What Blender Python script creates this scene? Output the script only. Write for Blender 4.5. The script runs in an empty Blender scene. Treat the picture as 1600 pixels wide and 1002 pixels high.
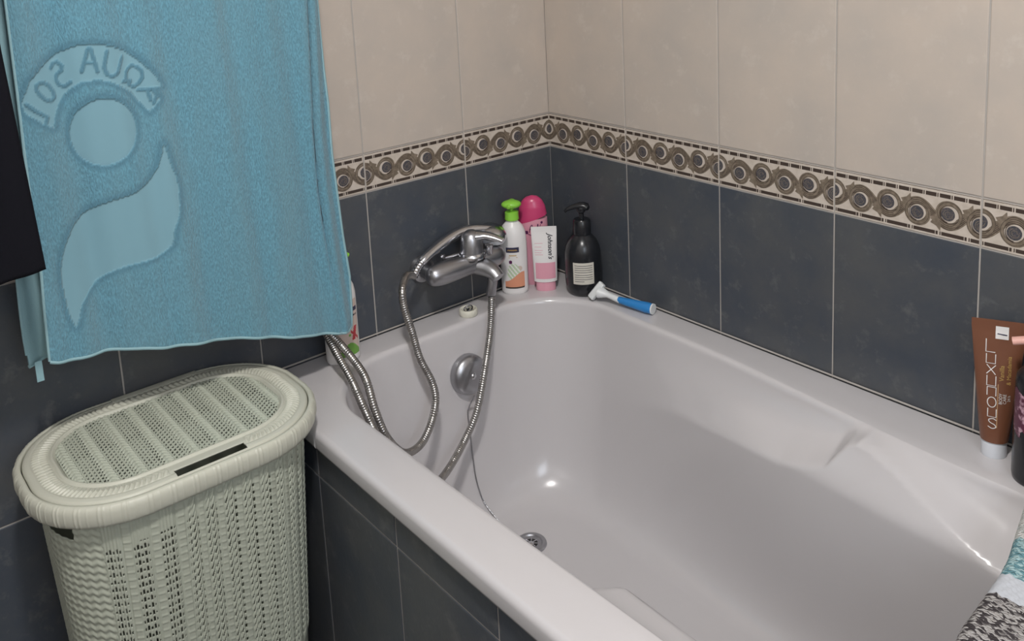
import bpy, bmesh, math, random
import numpy as np
from mathutils import Vector, Matrix

random.seed(7)
RNG = np.random.default_rng(11)
SC = bpy.context.scene
COL = SC.collection
PI = math.pi

# ------------------------------------------------------------------ camera, light, exposure
CAM = np.array([1.5921, -1.3839, 1.3785])
cd = bpy.data.cameras.new('camera')
cd.sensor_fit = 'HORIZONTAL'; cd.sensor_width = 36.0
cd.lens = 1428.05 * 36 / 1600
cd.shift_x = (800 - 819.59) / 1600
cd.shift_y = (124.75 - 501) / 1600
cd.clip_start = 0.02
cam = bpy.data.objects.new('camera', cd); COL.objects.link(cam)
yaw, pitch, roll = 2.45128135, -0.17258896, -0.0466074
fwd = Vector((math.cos(pitch) * math.cos(yaw), math.cos(pitch) * math.sin(yaw), math.sin(pitch)))
rgt = Vector((math.sin(yaw), -math.cos(yaw), 0)); upv = rgt.cross(fwd)
r2 = rgt * math.cos(roll) + upv * math.sin(roll); u2 = -rgt * math.sin(roll) + upv * math.cos(roll)
M = Matrix((r2, u2, -fwd)).transposed().to_4x4(); M.translation = Vector(CAM)
cam.matrix_world = M
SC.camera = cam

w = bpy.data.worlds.new('world'); SC.world = w; w.use_nodes = True
w.node_tree.nodes['Background'].inputs[0].default_value = (0.8, 0.85, 1, 1)
w.node_tree.nodes['Background'].inputs[1].default_value = 0.2
LAMP_POS = (1.30, -1.22, 2.37)
LAMP_POWER = 15.0
SC.view_settings.view_transform = 'Standard'
SC.view_settings.look = 'None'
SC.view_settings.gamma = 1.0
SC.view_settings.exposure = 0.85

# ------------------------------------------------------------------ helpers
class MB:
    """collects verts and faces with a material slot each, and links them as ONE mesh object"""
    def __init__(s): s.v = []; s.f = []; s.m = []; s.n = 0; s.mats = []
    def slot(s, mat):
        if mat not in s.mats: s.mats.append(mat)
        return s.mats.index(mat)
    def add(s, verts, faces, mat):
        verts = np.asarray(verts, float).reshape(-1, 3); k = s.slot(mat)
        s.v.append(verts)
        for f in faces: s.f.append(tuple(int(i) + s.n for i in f)); s.m.append(k)
        s.n += len(verts)
    def build(s, name, parent=None, smooth=True, angle=40, fix=True):
        me = bpy.data.meshes.new(name)
        me.from_pydata([tuple(p) for p in np.concatenate(s.v)], [], s.f)
        for m in s.mats: me.materials.append(m)
        me.polygons.foreach_set('material_index', s.m)
        if fix:
            bm = bmesh.new(); bm.from_mesh(me); bmesh.ops.recalc_face_normals(bm, faces=bm.faces); bm.to_mesh(me); bm.free()
        if smooth: me.shade_smooth(); me.set_sharp_from_angle(angle=math.radians(angle))
        o = bpy.data.objects.new(name, me); COL.objects.link(o)
        if parent is not None: o.parent = parent
        return o

def tag(o, label=None, cat=None, group=None, kind=None):
    for k, v in (('label', label), ('category', cat), ('group', group), ('kind', kind)):
        if v: o[k] = v
    return o

def thing(name, loc, label, cat, rz=0, group=None):
    o = bpy.data.objects.new(name, None); COL.objects.link(o); o.empty_display_size = .02
    o.location = loc; o.rotation_euler = (0, 0, rz)
    return tag(o, label, cat, group)

def grid_mesh(name, P, mats, keep=None, matidx=None, closed_u=False, parent=None, flip=False, attrs=None, smooth=True):
    """P: (nu, nv, 3) array of points; big grids straight through numpy"""
    nu, nv = P.shape[:2]
    idx = np.arange(nu * nv).reshape(nu, nv)
    if closed_u: a = idx; b = np.roll(idx, -1, axis=0)
    else: a = idx[:-1]; b = idx[1:]
    q = np.stack([a[:, :-1], b[:, :-1], b[:, 1:], a[:, 1:]], axis=-1)
    if flip: q = q[..., ::-1]
    kp = np.ones(q.shape[:2], bool) if keep is None else keep
    mi = None if matidx is None else matidx[kp]
    q = q[kp].reshape(-1, 4)
    used = np.zeros(nu * nv, bool); used[q.ravel()] = True
    remap = np.cumsum(used) - 1
    V = P.reshape(-1, 3)[used]; q = remap[q]
    me = bpy.data.meshes.new(name)
    me.vertices.add(len(V)); me.vertices.foreach_set('co', V.astype(np.float32).ravel())
    me.loops.add(q.size); me.loops.foreach_set('vertex_index', q.astype(np.int32).ravel())
    me.polygons.add(len(q))
    me.polygons.foreach_set('loop_start', np.arange(0, q.size, 4, dtype=np.int32))
    me.polygons.foreach_set('loop_total', np.full(len(q), 4, dtype=np.int32))
    for m in mats: me.materials.append(m)
    if mi is not None: me.polygons.foreach_set('material_index', mi.astype(np.int32))
    me.update(calc_edges=True); me.validate()
    if smooth: me.shade_smooth()
    if attrs:
        for k, arr in attrs.items():
            at = me.attributes.new(k, 'FLOAT', 'POINT'); at.data.foreach_set('value', arr.reshape(-1)[used].astype(np.float32))
    o = bpy.data.objects.new(name, me); COL.objects.link(o)
    if parent is not None: o.parent = parent
    return o

def sstep(a, b, x):
    t = np.clip((np.asarray(x, float) - a) / (b - a), 0, 1); return t * t * (3 - 2 * t)

def box(mb, lo, hi, mat, bev=0.0):
    bm = bmesh.new(); bmesh.ops.create_cube(bm, size=1)
    lo = Vector(lo); hi = Vector(hi)
    for v in bm.verts: v.co = Vector([(lo[i] + hi[i]) / 2 + v.co[i] * (hi[i] - lo[i]) for i in range(3)])
    if bev > 0: bmesh.ops.bevel(bm, geom=list(bm.edges), offset=bev, segments=3, profile=.5, affect='EDGES')
    bm.verts.index_update()
    mb.add([v.co[:] for v in bm.verts], [[v.index for v in f.verts] for f in bm.faces], mat); bm.free()

def lathe(mb, prof, mat, n=48, c=(0, 0, 0), sx=1, sy=1, M=None, cap=True, flutes=0, fl=0):
    prof = np.array(prof, float); a = np.arange(n) * 2 * PI / n
    V = []
    for r, z in prof:
        rr = r * (1 + (fl * np.cos(a * flutes) if flutes else 0))
        V.append(np.stack([rr * np.cos(a) * sx, rr * np.sin(a) * sy, np.full(n, z)], 1))
    V = np.concatenate(V); k = len(prof)
    if M is not None: V = V @ np.array(M.to_3x3()).T + np.array(M.translation)
    V = V + np.array(c)
    F = [(i * n + j, i * n + (j + 1) % n, (i + 1) * n + (j + 1) % n, (i + 1) * n + j) for i in range(k - 1) for j in range(n)]
    if cap:
        if prof[0][0] > 1e-6: F.append(list(range(n))[::-1])
        if prof[-1][0] > 1e-6: F.append([(k - 1) * n + j for j in range(n)])
    mb.add(V, F, mat)

def spline(pts, step):
    """Catmull-Rom through pts, resampled at step"""
    P = np.array(pts, float); P = np.vstack([2 * P[0] - P[1], P, 2 * P[-1] - P[-2]])
    out = []
    for i in range(1, len(P) - 2):
        p0, p1, p2, p3 = P[i - 1:i + 3]
        for t in np.linspace(0, 1, 40, endpoint=False):
            out.append(.5 * ((2 * p1) + (-p0 + p2) * t + (2 * p0 - 5 * p1 + 4 * p2 - p3) * t * t + (-p0 + 3 * p1 - 3 * p2 + p3) * t ** 3))
    out.append(P[-2]); out = np.array(out)
    d = np.r_[0, np.cumsum(np.linalg.norm(np.diff(out, axis=0), axis=1))]
    n = max(2, int(d[-1] / step)); s = np.linspace(0, d[-1], n)
    return np.stack([np.interp(s, d, out[:, k]) for k in range(3)], 1), s

def tube(mb, path, rad, mat, n=12, up=(0, 0, 1), sx=1.0, cap=True):
    """sweep a circle (radius number or array) along path with parallel transport"""
    P = np.array(path, float); k = len(P); rad = np.broadcast_to(np.array(rad, float), (k,))
    T = np.gradient(P, axis=0); T /= np.linalg.norm(T, axis=1)[:, None] + 1e-12
    N = np.cross(T[0], up); 
    if np.linalg.norm(N) < 1e-3: N = np.cross(T[0], (1, 0, 0))
    N /= np.linalg.norm(N); a = np.arange(n) * 2 * PI / n; V = []
    for i in range(k):
        N = N - T[i] * (N @ T[i]); N /= np.linalg.norm(N); B = np.cross(T[i], N)
        V.append(P[i] + rad[i] * (np.cos(a)[:, None] * N * sx + np.sin(a)[:, None] * B))
    F = [(i * n + j, i * n + (j + 1) % n, (i + 1) * n + (j + 1) % n, (i + 1) * n + j) for i in range(k - 1) for j in range(n)]
    if cap: F += [list(range(n))[::-1], [(k - 1) * n + j for j in range(n)]]
    mb.add(np.concatenate(V), F, mat)

def ellipsoid(mb, c, r, mat, nu=32, nv=16, M=None):
    V = []; F = []
    for i in range(nv + 1):
        t = PI * i / nv
        for j in range(nu):
            V.append((r[0] * math.sin(t) * math.cos(2 * PI * j / nu), r[1] * math.sin(t) * math.sin(2 * PI * j / nu), r[2] * math.cos(t)))
    V = np.array(V)
    if M is not None: V = V @ np.array(M.to_3x3()).T
    V = V + np.array(c)
    for i in range(nv):
        for j in range(nu): F.append((i * nu + j, i * nu + (j + 1) % nu, (i + 1) * nu + (j + 1) % nu, (i + 1) * nu + j))
    mb.add(V, F, mat)

def text_poly(s, size=1.0, bold=False, shear=0.0):
    cu = bpy.data.curves.new('lettering', 'FONT'); cu.body = s; cu.size = size; cu.align_x = 'CENTER'; cu.align_y = 'CENTER'
    cu.resolution_u = 3; cu.shear = shear
    if bold: cu.offset = size * .018
    ob = bpy.data.objects.new('lettering', cu)
    me = bpy.data.meshes.new_from_object(ob)
    V = np.array([v.co[:] for v in me.vertices])[:, :2]; F = [list(p.vertices) for p in me.polygons]
    bpy.data.objects.remove(ob); bpy.data.curves.remove(cu); bpy.data.meshes.remove(me)
    return V, F

def ribbon(pts, wid):
    """flat 2D ribbon polygon strip: returns verts (2D), faces; wid number or per-point list"""
    P = np.array(pts, float); wd = np.broadcast_to(np.array(wid, float), (len(P),))
    T = np.gradient(P, axis=0); T /= np.linalg.norm(T, axis=1)[:, None] + 1e-12
    N = np.stack([-T[:, 1], T[:, 0]], 1)
    V = np.concatenate([P + N * wd[:, None] / 2, P - N * wd[:, None] / 2]); n = len(P)
    return V, [(i, i + 1, n + i + 1, n + i) for i in range(n - 1)]

# rounded rectangle by segment parameter: C + r*n, walking counter-clockwise from the middle of the +x side
def rr_param(a, b, r, s):
    q = PI * r / 2; seg = [b - r, q, 2 * (a - r), q, 2 * (b - r), q, 2 * (a - r), q, b - r]
    cum = np.r_[0, np.cumsum(seg)]; s = np.mod(s, cum[-1])
    k = np.clip(np.searchsorted(cum, s, side='right') - 1, 0, 8); fr = (s - cum[k]) / np.maximum(np.array(seg)[k], 1e-9)
    return k, fr
def rr_eval(a, b, r, k, fr):
    A, B = a - r, b - r
    st = np.array([(A, 0), (A, B), (A, B), (-A, B), (-A, B), (-A, -B), (-A, -B), (A, -B), (A, -B)], float)
    en = np.array([(A, B), (A, B), (-A, B), (-A, B), (-A, -B), (-A, -B), (A, -B), (A, -B), (A, 0)], float)
    n0 = np.array([0, 0, 90, 90, 180, 180, 270, 270, 360]) * PI / 180; n1 = np.array([0, 90, 90, 180, 180, 270, 270, 360, 360]) * PI / 180
    C = st[k] + (en[k] - st[k]) * fr[:, None]; an = n0[k] + (n1[k] - n0[k]) * fr
    return C, np.stack([np.cos(an), np.sin(an)], 1)
def rr_len(a, b, r): return 4 * (a - r) + 4 * (b - r) + 2 * PI * r

def face_cam(x, y):
    return math.atan2(CAM[1] - y, CAM[0] - x) + PI / 2     # local -Y looks at the viewer, local +X to the right

# ------------------------------------------------------------------ materials
def mat(name, col, rough=.5, metal=0, spec=.5, coat=0, bump=None, noise=None, trans=0, emit=None, sheen=0):
    """noise = (scale, other colour, amount-lo, amount-hi, detail); bump = (scale, strength, distance)"""
    m = bpy.data.materials.new(name); m.use_nodes = True; nt = m.node_tree; N = nt.nodes; L = nt.links
    b = N['Principled BSDF']
    b.inputs['Base Color'].default_value = (*col, 1); b.inputs['Roughness'].default_value = rough; b.inputs['Metallic'].default_value = metal
    b.inputs['Specular IOR Level'].default_value = spec; b.inputs['Coat Weight'].default_value = coat; b.inputs['Transmission Weight'].default_value = trans
    b.inputs['Sheen Weight'].default_value = sheen; b.inputs['Coat Roughness'].default_value = .08
    tc = N.new('ShaderNodeTexCoord')
    if noise:
        sc, c2, lo, hi, det = noise
        nz = N.new('ShaderNodeTexNoise'); nz.inputs['Scale'].default_value = sc; nz.inputs['Detail'].default_value = det; nz.inputs['Roughness'].default_value = .6
        mr = N.new('ShaderNodeMapRange'); mr.inputs[1].default_value = lo; mr.inputs[2].default_value = hi
        mx = N.new('ShaderNodeMix'); mx.data_type = 'RGBA'; mx.inputs[6].default_value = (*col, 1); mx.inputs[7].default_value = (*c2, 1)
        L.new(tc.outputs['Object'], nz.inputs['Vector']); L.new(nz.outputs[0], mr.inputs[0]); L.new(mr.outputs[0], mx.inputs[0]); L.new(mx.outputs[2], b.inputs['Base Color'])
    if bump:
        sc, st, dist = bump
        n2 = N.new('ShaderNodeTexNoise'); n2.inputs['Scale'].default_value = sc; n2.inputs['Detail'].default_value = 3
        bp = N.new('ShaderNodeBump'); bp.inputs['Strength'].default_value = st; bp.inputs['Distance'].default_value = dist
        L.new(tc.outputs['Object'], n2.inputs['Vector']); L.new(n2.outputs[0], bp.inputs['Height']); L.new(bp.outputs[0], b.inputs['Normal'])
    if emit:
        b.inputs['Emission Color'].default_value = (*emit[0], 1); b.inputs['Emission Strength'].default_value = emit[1]
    return m

def tile_mat(name, c1, c2, c3, rough, scale, spec=.5, bstr=.25):
    """stone-look glazed tile: two noises for clouding, a third for thin scratches"""
    m = mat(name, c1, rough, spec=spec); nt = m.node_tree; N = nt.nodes; L = nt.links; b = N['Principled BSDF']
    tc = N.new('ShaderNodeTexCoord')
    def nz(s, d, ro=.6, vec=None):
        n = N.new('ShaderNodeTexNoise'); n.inputs['Scale'].default_value = s; n.inputs['Detail'].default_value = d; n.inputs['Roughness'].default_value = ro
        L.new(vec or tc.outputs['Object'], n.inputs['Vector']); return n.outputs[0]
    def mr(x, lo, hi):
        n = N.new('ShaderNodeMapRange'); n.inputs[1].default_value = lo; n.inputs[2].default_value = hi; L.new(x, n.inputs[0]); return n.outputs[0]
    def mx(f, a, bb):
        n = N.new('ShaderNodeMix'); n.data_type = 'RGBA'; L.new(f, n.inputs[0])
        for i, q in ((6, a), (7, bb)):
            if isinstance(q, tuple): n.inputs[i].default_value = (*q, 1)
            else: L.new(q, n.inputs[i])
        return n.outputs[2]
    x = mx(mr(nz(scale, 6), .35, .68), c1, c2)
    x = mx(mr(nz(scale * 3.1, 8, .7), .55, .75), x, c3)
    L.new(x, b.inputs['Base Color'])
    bp = N.new('ShaderNodeBump'); bp.inputs['Strength'].default_value = bstr; bp.inputs['Distance'].default_value = .0015
    L.new(nz(scale * 5, 6, .65), bp.inputs['Height']); L.new(bp.outputs[0], b.inputs['Normal'])
    return m

m_cream = tile_mat('cream_tile', (.54, .465, .40), (.47, .42, .375), (.58, .52, .46), .42, 6, .4, .12)
m_dark = tile_mat('slate_blue_tile', (.056, .066, .084), (.088, .091, .095), (.135, .138, .140), .36, 7, .5, .45)
m_deco = mat('border_tile_ground', (.60, .53, .46), .4, noise=(60, (.52, .45, .38), .4, .7, 3))
m_grout = mat('grout', (.42, .39, .36), .9, bump=(300, .3, .001))
m_vine = mat('border_vine_print', (.165, .13, .095), .4, noise=(150, (.25, .20, .15), .4, .65, 3))
m_vdark = mat('border_brown_print', (.055, .038, .030), .4)
m_rose = mat('border_slate_print', (.052, .056, .068), .4, noise=(400, (.12, .10, .10), .45, .6, 2))
m_floor = tile_mat('floor_tile', (.10, .105, .11), (.13, .13, .135), (.15, .15, .15), .4, 5)
m_ceil = mat('ceiling_paint', (.78, .77, .75), .9)
m_tub = mat('white_acrylic', (.57, .548, .555), .20, spec=.5, coat=.25)
m_chrome = mat('brushed_chrome', (.62, .62, .64), .20, metal=1)
m_satin = mat('satin_chrome', (.42, .42, .44), .34, metal=1)
m_hose = mat('hose_chrome', (.40, .385, .37), .30, metal=1)
m_black = mat('drain_dark', (.015, .015, .016), .6)
m_basket = mat('sage_plastic', (.43, .455, .375), .42, spec=.4)
m_basket_rim = mat('sage_plastic_rim', (.51, .51, .43), .4, spec=.4)
m_pwhite = mat('white_plastic', (.78, .76, .75), .32)
m_green = mat('lime_plastic', (.26, .60, .06), .35)
m_black_pl = mat('black_bottle_plastic', (.012, .013, .016), .26, spec=.5)
m_pink = mat('hot_pink_plastic', (.56, .055, .16), .28)
m_palepink = mat('pale_pink_label', (.72, .34, .42), .4)
m_purple = mat('purple_print', (.10, .015, .08), .4)
m_whitep = mat('white_print', (.80, .78, .76), .4)
m_ink = mat('dark_ink', (.02, .02, .03), .5)
m_gold = mat('gold_print', (.55, .36, .12), .4)
m_navy = mat('navy_print', (.03, .03, .07), .4)
m_peach = mat('peach_print', (.70, .30, .18), .4)
m_leafg = mat('leaf_green_print', (.16, .36, .06), .4)
m_palegr = mat('pale_green_print', (.50, .62, .42), .4)
m_redp = mat('red_print', (.45, .04, .05), .4)
m_beige = mat('beige_print', (.62, .50, .44), .4)
m_paper = mat('paper_label', (.62, .59, .52), .7)
m_brown = mat('copper_brown_tube', (.175, .070, .038), .34, spec=.5)
m_tan = mat('tan_print', (.55, .33, .17), .4)
m_cap = mat('pearl_cap', (.68, .70, .74), .3)
m_floral = mat('floral_print', (.10, .018, .045), .35, noise=(70, (.55, .35, .42), .52, .62, 4))
m_rose_pl = mat('blush_plastic', (.72, .40, .34), .35)
m_razor = mat('razor_white', (.72, .74, .74), .35)
m_blue = mat('razor_blue', (.03, .22, .55), .3)
m_cream_pl = mat('cream_plastic', (.70, .68, .58), .4)

def towel_mat(name, base, pale, shade):
    m = mat(name, base, .95, sheen=.25); nt = m.node_tree; N = nt.nodes; L = nt.links; b = N['Principled BSDF']
    tc = N.new('ShaderNodeTexCoord'); at = N.new('ShaderNodeAttribute'); at.attribute_name = 'flat'; ed = N.new('ShaderNodeAttribute'); ed.attribute_name = 'edge'
    mp = N.new('ShaderNodeMapping'); mp.inputs['Scale'].default_value = (1, 1.6, .55)
    L.new(tc.outputs['Object'], mp.inputs['Vector'])
    n1 = N.new('ShaderNodeTexNoise'); n1.inputs['Scale'].default_value = 330; n1.inputs['Detail'].default_value = 3; L.new(mp.outputs[0], n1.inputs['Vector'])
    n2 = N.new('ShaderNodeTexNoise'); n2.inputs['Scale'].default_value = 5; n2.inputs['Detail'].default_value = 6
    m9 = N.new('ShaderNodeMapping'); m9.inputs['Scale'].default_value = (1, 4.5, .7); L.new(tc.outputs['Object'], m9.inputs['Vector']); L.new(m9.outputs[0], n2.inputs['Vector'])
    r1 = N.new('ShaderNodeMapRange'); r1.inputs[1].default_value = .36; r1.inputs[2].default_value = .66; L.new(n1.outputs[0], r1.inputs[0])
    m1 = N.new('ShaderNodeMix'); m1.data_type = 'RGBA'; m1.inputs[6].default_value = (*shade, 1); m1.inputs[7].default_value = (*base, 1); L.new(r1.outputs[0], m1.inputs[0])
    r2 = N.new('ShaderNodeMapRange'); r2.inputs[1].default_value = .4; r2.inputs[2].default_value = .7; r2.inputs[4].default_value = .45; L.new(n2.outputs[0], r2.inputs[0])
    m2 = N.new('ShaderNodeMix'); m2.data_type = 'RGBA'; L.new(r2.outputs[0], m2.inputs[0]); L.new(m1.outputs[2], m2.inputs[6]); m2.inputs[7].default_value = (.155, .275, .32, 1)
    m3 = N.new('ShaderNodeMix'); m3.data_type = 'RGBA'; L.new(at.outputs['Fac'], m3.inputs[0]); L.new(m2.outputs[2], m3.inputs[6]); m3.inputs[7].default_value = (*pale, 1)
    m4 = N.new('ShaderNodeMix'); m4.data_type = 'RGBA'; L.new(ed.outputs['Fac'], m4.inputs[0]); L.new(m3.outputs[2], m4.inputs[6]); m4.inputs[7].default_value = (shade[0] * .8, shade[1] * .85, shade[2] * .9, 1)
    L.new(m4.outputs[2], b.inputs['Base Color'])
    inv = N.new('ShaderNodeMath'); inv.operation = 'SUBTRACT'; inv.inputs[0].default_value = 1; L.new(at.outputs['Fac'], inv.inputs[1])
    ml = N.new('ShaderNodeMath'); ml.operation = 'MULTIPLY'; L.new(n1.outputs[0], ml.inputs[0]); L.new(inv.outputs[0], ml.inputs[1])
    bp = N.new('ShaderNodeBump'); bp.inputs['Strength'].default_value = .8; bp.inputs['Distance'].default_value = .003; L.new(ml.outputs[0], bp.inputs['Height']); L.new(bp.outputs[0], b.inputs['Normal'])
    return m
m_towel = towel_mat('blue_terry', (.140, .345, .450), (.185, .345, .41), (.100, .235, .30))
m_hem = mat('towel_hem', (.27, .44, .48), .9, bump=(400, .5, .001))
m_dkcloth = mat('black_cloth', (.007, .007, .010), .95, spec=.12, bump=(500, .4, .001))
m_greycloth = mat('grey_lining', (.22, .20, .21), .9)

# ------------------------------------------------------------------ setting: walls of tiles
G = .003; TW = .25
def tile_face(mb, P, u0, u1, z0, z1, mt, h=.0014, ch=.0012):
    if u1 - u0 < .006 or z1 - z0 < .006: return
    V = [P(u0, z0, 0), P(u1, z0, 0), P(u1, z1, 0), P(u0, z1, 0), P(u0, z0, h * .6), P(u1, z0, h * .6), P(u1, z1, h * .6), P(u0, z1, h * .6),
         P(u0 + ch, z0 + ch, h), P(u1 - ch, z0 + ch, h), P(u1 - ch, z1 - ch, h), P(u0 + ch, z1 - ch, h)]
    F = [(8, 9, 10, 11)] + [(i, (i + 1) % 4, 4 + (i + 1) % 4, 4 + i) for i in range(4)] + [(4 + i, 4 + (i + 1) % 4, 8 + (i + 1) % 4, 8 + i) for i in range(4)]
    mb.add(V, F, mt)

def deco(mb, P, u0, u1):
    """print of one border tile: dashed brown bars above and below, a scrolling vine with slate roses between"""
    lo, hi = u0 + .0018, u1 - .0018
    def put(V, F, mt, lvl):
        V = np.array(V, float); V[:, 0] = np.clip(V[:, 0], lo, hi)
        mb.add([P(a, b, .0014 + .00012 * lvl) for a, b in V], F, mt)
    def rect(a, b, z0, z1, mt, lvl): put([(a, z0), (b, z0), (b, z1), (a, z1)], [(0, 1, 2, 3)], mt, lvl)
    rect(lo, hi, .9278, .9286, m_vdark, 1)
    x = u0 + .004
    while x < u1 - .004:
        rect(x, min(x + .0175, hi), .9172, .9238, m_vdark, 1); rect(x + .0188, min(x + .0206, hi), .9172, .9238, m_vdark, 1); x += .0226
    x = u0 + .003
    while x < u1 - .004:
        rect(x, min(x + .0018, hi), .8552, .8612, m_vdark, 1); rect(x + .0030, min(x + .0385, hi), .8552, .8612, m_vdark, 1); rect(x + .0395, min(x + .0430, hi), .8552, .8612, m_vdark, 1); x += .0458
    zc = .8885
    t = np.linspace(u0 - .02, u1 + .02, 150)
    ph = (t - u0) / .05 * PI
    W = zc - .0165 * np.cos(ph)
    put(*ribbon(np.stack([t, W], 1), .0135), m_vine, 1)
    for off, wd in ((.0045, .0011), (.0012, .0009), (-.0022, .0009), (-.0052, .0011)):
        put(*ribbon(np.stack([t, W + off], 1), wd), m_vdark, 2)
    for k in range(-1, 7):
        c = u0 + .05 * k; s = 1 if k % 2 == 0 else -1          # s=+1: rose sits high, the wave runs beneath it
        cz = zc + .0035 * s
        an = np.linspace(-.35 * PI, 1.15 * PI, 26) if s > 0 else np.linspace(.65 * PI, 2.15 * PI, 26)
        rad = np.linspace(.0205, .0155, 26)
        put(*ribbon(np.stack([c + rad * np.cos(an), cz + rad * np.sin(an)], 1), np.linspace(.004, .0115, 26)), m_vine, 3)
        put(*ribbon(np.stack([c + (rad + .002) * np.cos(an), cz + (rad + .002) * np.sin(an)], 1), .0007), m_vdark, 4)
        put(*ribbon(np.stack([c + (rad - .003) * np.cos(an), cz + (rad - .003) * np.sin(an)], 1), .0007), m_vdark, 4)
        for lf in (0, 1):                                     # leaf tips between two scrolls
            b0 = np.array([c + .024, zc + s * (.004 + .006 * lf)]); b1 = b0 + np.array([.008 + .005 * lf, s * (.015 + .001 * lf)])
            mid = (b0 + b1) / 2 + np.array([.004, -s * .002])
            put(*ribbon([b0, mid, b1], [.012, .010, .001]), m_vine, 2.4 + .3 * lf)
        a2 = np.linspace(0, 2 * PI, 25)[:-1]
        put(np.vstack([[c, cz], np.stack([c + .0012 + .0124 * np.cos(a2), cz - .0012 * s + .0124 * np.sin(a2)], 1)]), [(0, i + 1, (i + 1) % 24 + 1) for i in range(24)], m_deco, 5)
        cx2 = c - .0010
        put(np.vstack([[cx2, cz], np.stack([cx2 + .0112 * np.cos(a2), cz + .0112 * np.sin(a2)], 1)]), [(0, i + 1, (i + 1) % 24 + 1) for i in range(24)], m_rose, 6)
        for rr_, a0 in ((.0042, 0), (.0072, 1.8)):
            a3 = np.linspace(a0, a0 + 4.4, 18); put(*ribbon(np.stack([cx2 + rr_ * np.cos(a3), cz + rr_ * np.sin(a3)], 1), .0008), m_vine, 7)
        a3 = np.linspace(2.2, 4.6, 14); put(*ribbon(np.stack([c + .0138 * np.cos(a3), cz + .0138 * np.sin(a3)], 1), np.linspace(.0006, .0022, 14)), m_vdark, 7)

def tiled_wall(name, P, u_end, detail_to, z_top=2.45, u_start=0, z_from=0.0, upper=None):
    mb = MB()
    V = [P(u_start - .1, z_from, 0), P(u_end + .1, z_from, 0), P(u_end + .1, z_top, 0), P(u_start - .1, z_top, 0)]
    V += [P(u_start - .1, z_from, -.1), P(u_end + .1, z_from, -.1), P(u_end + .1, z_top, -.1), P(u_start - .1, z_top, -.1)]
    mb.add(V, [(0, 1, 2, 3), (4, 5, 6, 7), (0, 1, 5, 4), (2, 3, 7, 6), (1, 2, 6, 5), (0, 3, 7, 4)], m_grout)
    rows = [(0, .05, m_dark), (.05, .45, m_dark), (.45, .85, m_dark), (.85, .93, m_deco), (.93, 1.33, m_cream), (1.33, 1.73, m_cream), (1.73, 2.13, m_cream), (2.13, 2.45, m_cream)]
    if upper: rows = [(a_, b_, upper if q_ is not m_dark else m_cream) for a_, b_, q_ in rows]
    u = u_start
    while u < u_end - .01:
        for z0, z1, mt in rows:
            if z1 <= z_from: continue
            tile_face(mb, P, u + G / 2, min(u + TW, u_end) - G / 2, max(z0, z_from) + G / 2, z1 - G / 2, mt, ch=.0012)
            if mt is m_deco and u < detail_to: deco(mb, P, u, u + TW)
        u += TW
    return tag(mb.build(name, smooth=False, fix=False), kind='structure')

wall_right = tiled_wall('wall_right', lambda u, z, n: (u, -n, z), 2.3, 1.9)
wall_left = tiled_wall('wall_left', lambda u, z, n: (n, -u, z), 2.0, 1.3)
tiled_wall('wall_near', lambda u, z, n: (u, -2.0 + n, z), 2.3, 0, upper=m_ceil)
tiled_wall('wall_back', lambda u, z, n: (2.3 - n, -u, z), 2.0, 0, upper=m_ceil)
# glowing window-shaped panel added behind the viewer as a cool fill light
m_fill = mat('fill_light_glow', (.8, .85, .9), .5, emit=((.78, .87, 1), 3.4)); m_frame = mat('fill_frame_white', (.75, .75, .74), .4)
mb = MB()
for lo_, hi_ in (((2.27, -1.62, 1.20), (2.30, -1.56, 1.96)), ((2.27, -.96, 1.20), (2.30, -.90, 1.96)), ((2.27, -1.62, 1.14), (2.30, -.90, 1.20)), ((2.27, -1.62, 1.96), (2.30, -.90, 2.02))): box(mb, lo_, hi_, m_frame, .004)
wn = tag(mb.build('fill_light_frame'), kind='structure')
mb = MB(); box(mb, (2.285, -1.56, 1.20), (2.292, -.96, 1.96), m_fill); mb.build('fill_light_pane', wn)
mb = MB(); box(mb, (-.1, -2.1, -.1), (2.4, .1, 0), m_grout)
for i in range(8):
    for j in range(7):
        tile_face(mb, lambda u, z, n: (u, -z, n), i * .3 + .0015, min(i * .3 + .2985, 2.298), j * .3 + .0015, min(j * .3 + .2985, 1.998), m_floor)
tag(mb.build('floor', smooth=False, fix=False), kind='structure')
mb = MB(); box(mb, (-.1, -2.1, 2.45), (2.4, .1, 2.55), m_ceil); tag(mb.build('ceiling', smooth=False), kind='structure')

# tiled front of the bath
APY = -.764
mb = MB(); PA = lambda u, z, n: (u, APY - n, z)
box(mb, (.0, APY, 0), (1.62, APY + .04, .511), m_grout)
cuts = [0.004, .237, .487, .737, .987, 1.237, 1.487, 1.62]
for a, b in zip(cuts[:-1], cuts[1:]):
    for z0, z1 in ((0, .051), (.051, .451), (.451, .510)):
        tile_face(mb, PA, a + G / 2, b - G / 2, z0 + G / 2, z1 - (G / 2 if z1 < .5 else 0), m_dark)
box(mb, (1.6, APY, 0), (1.62, -.002, .511), m_dark)
tag(mb.build('wall_bath_front', smooth=False, fix=False), kind='structure')

# sealant line where tub meets walls
mb = MB()
tube(mb, [(.004, -.77, .5455), (.004, -.004, .5455), ], .0018, m_grout, n=8); tube(mb, [(.004, -.004, .5455), (1.6, -.004, .5455)], .0018, m_grout, n=8)
tag(mb.build('trim_1'), kind='structure')

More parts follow.
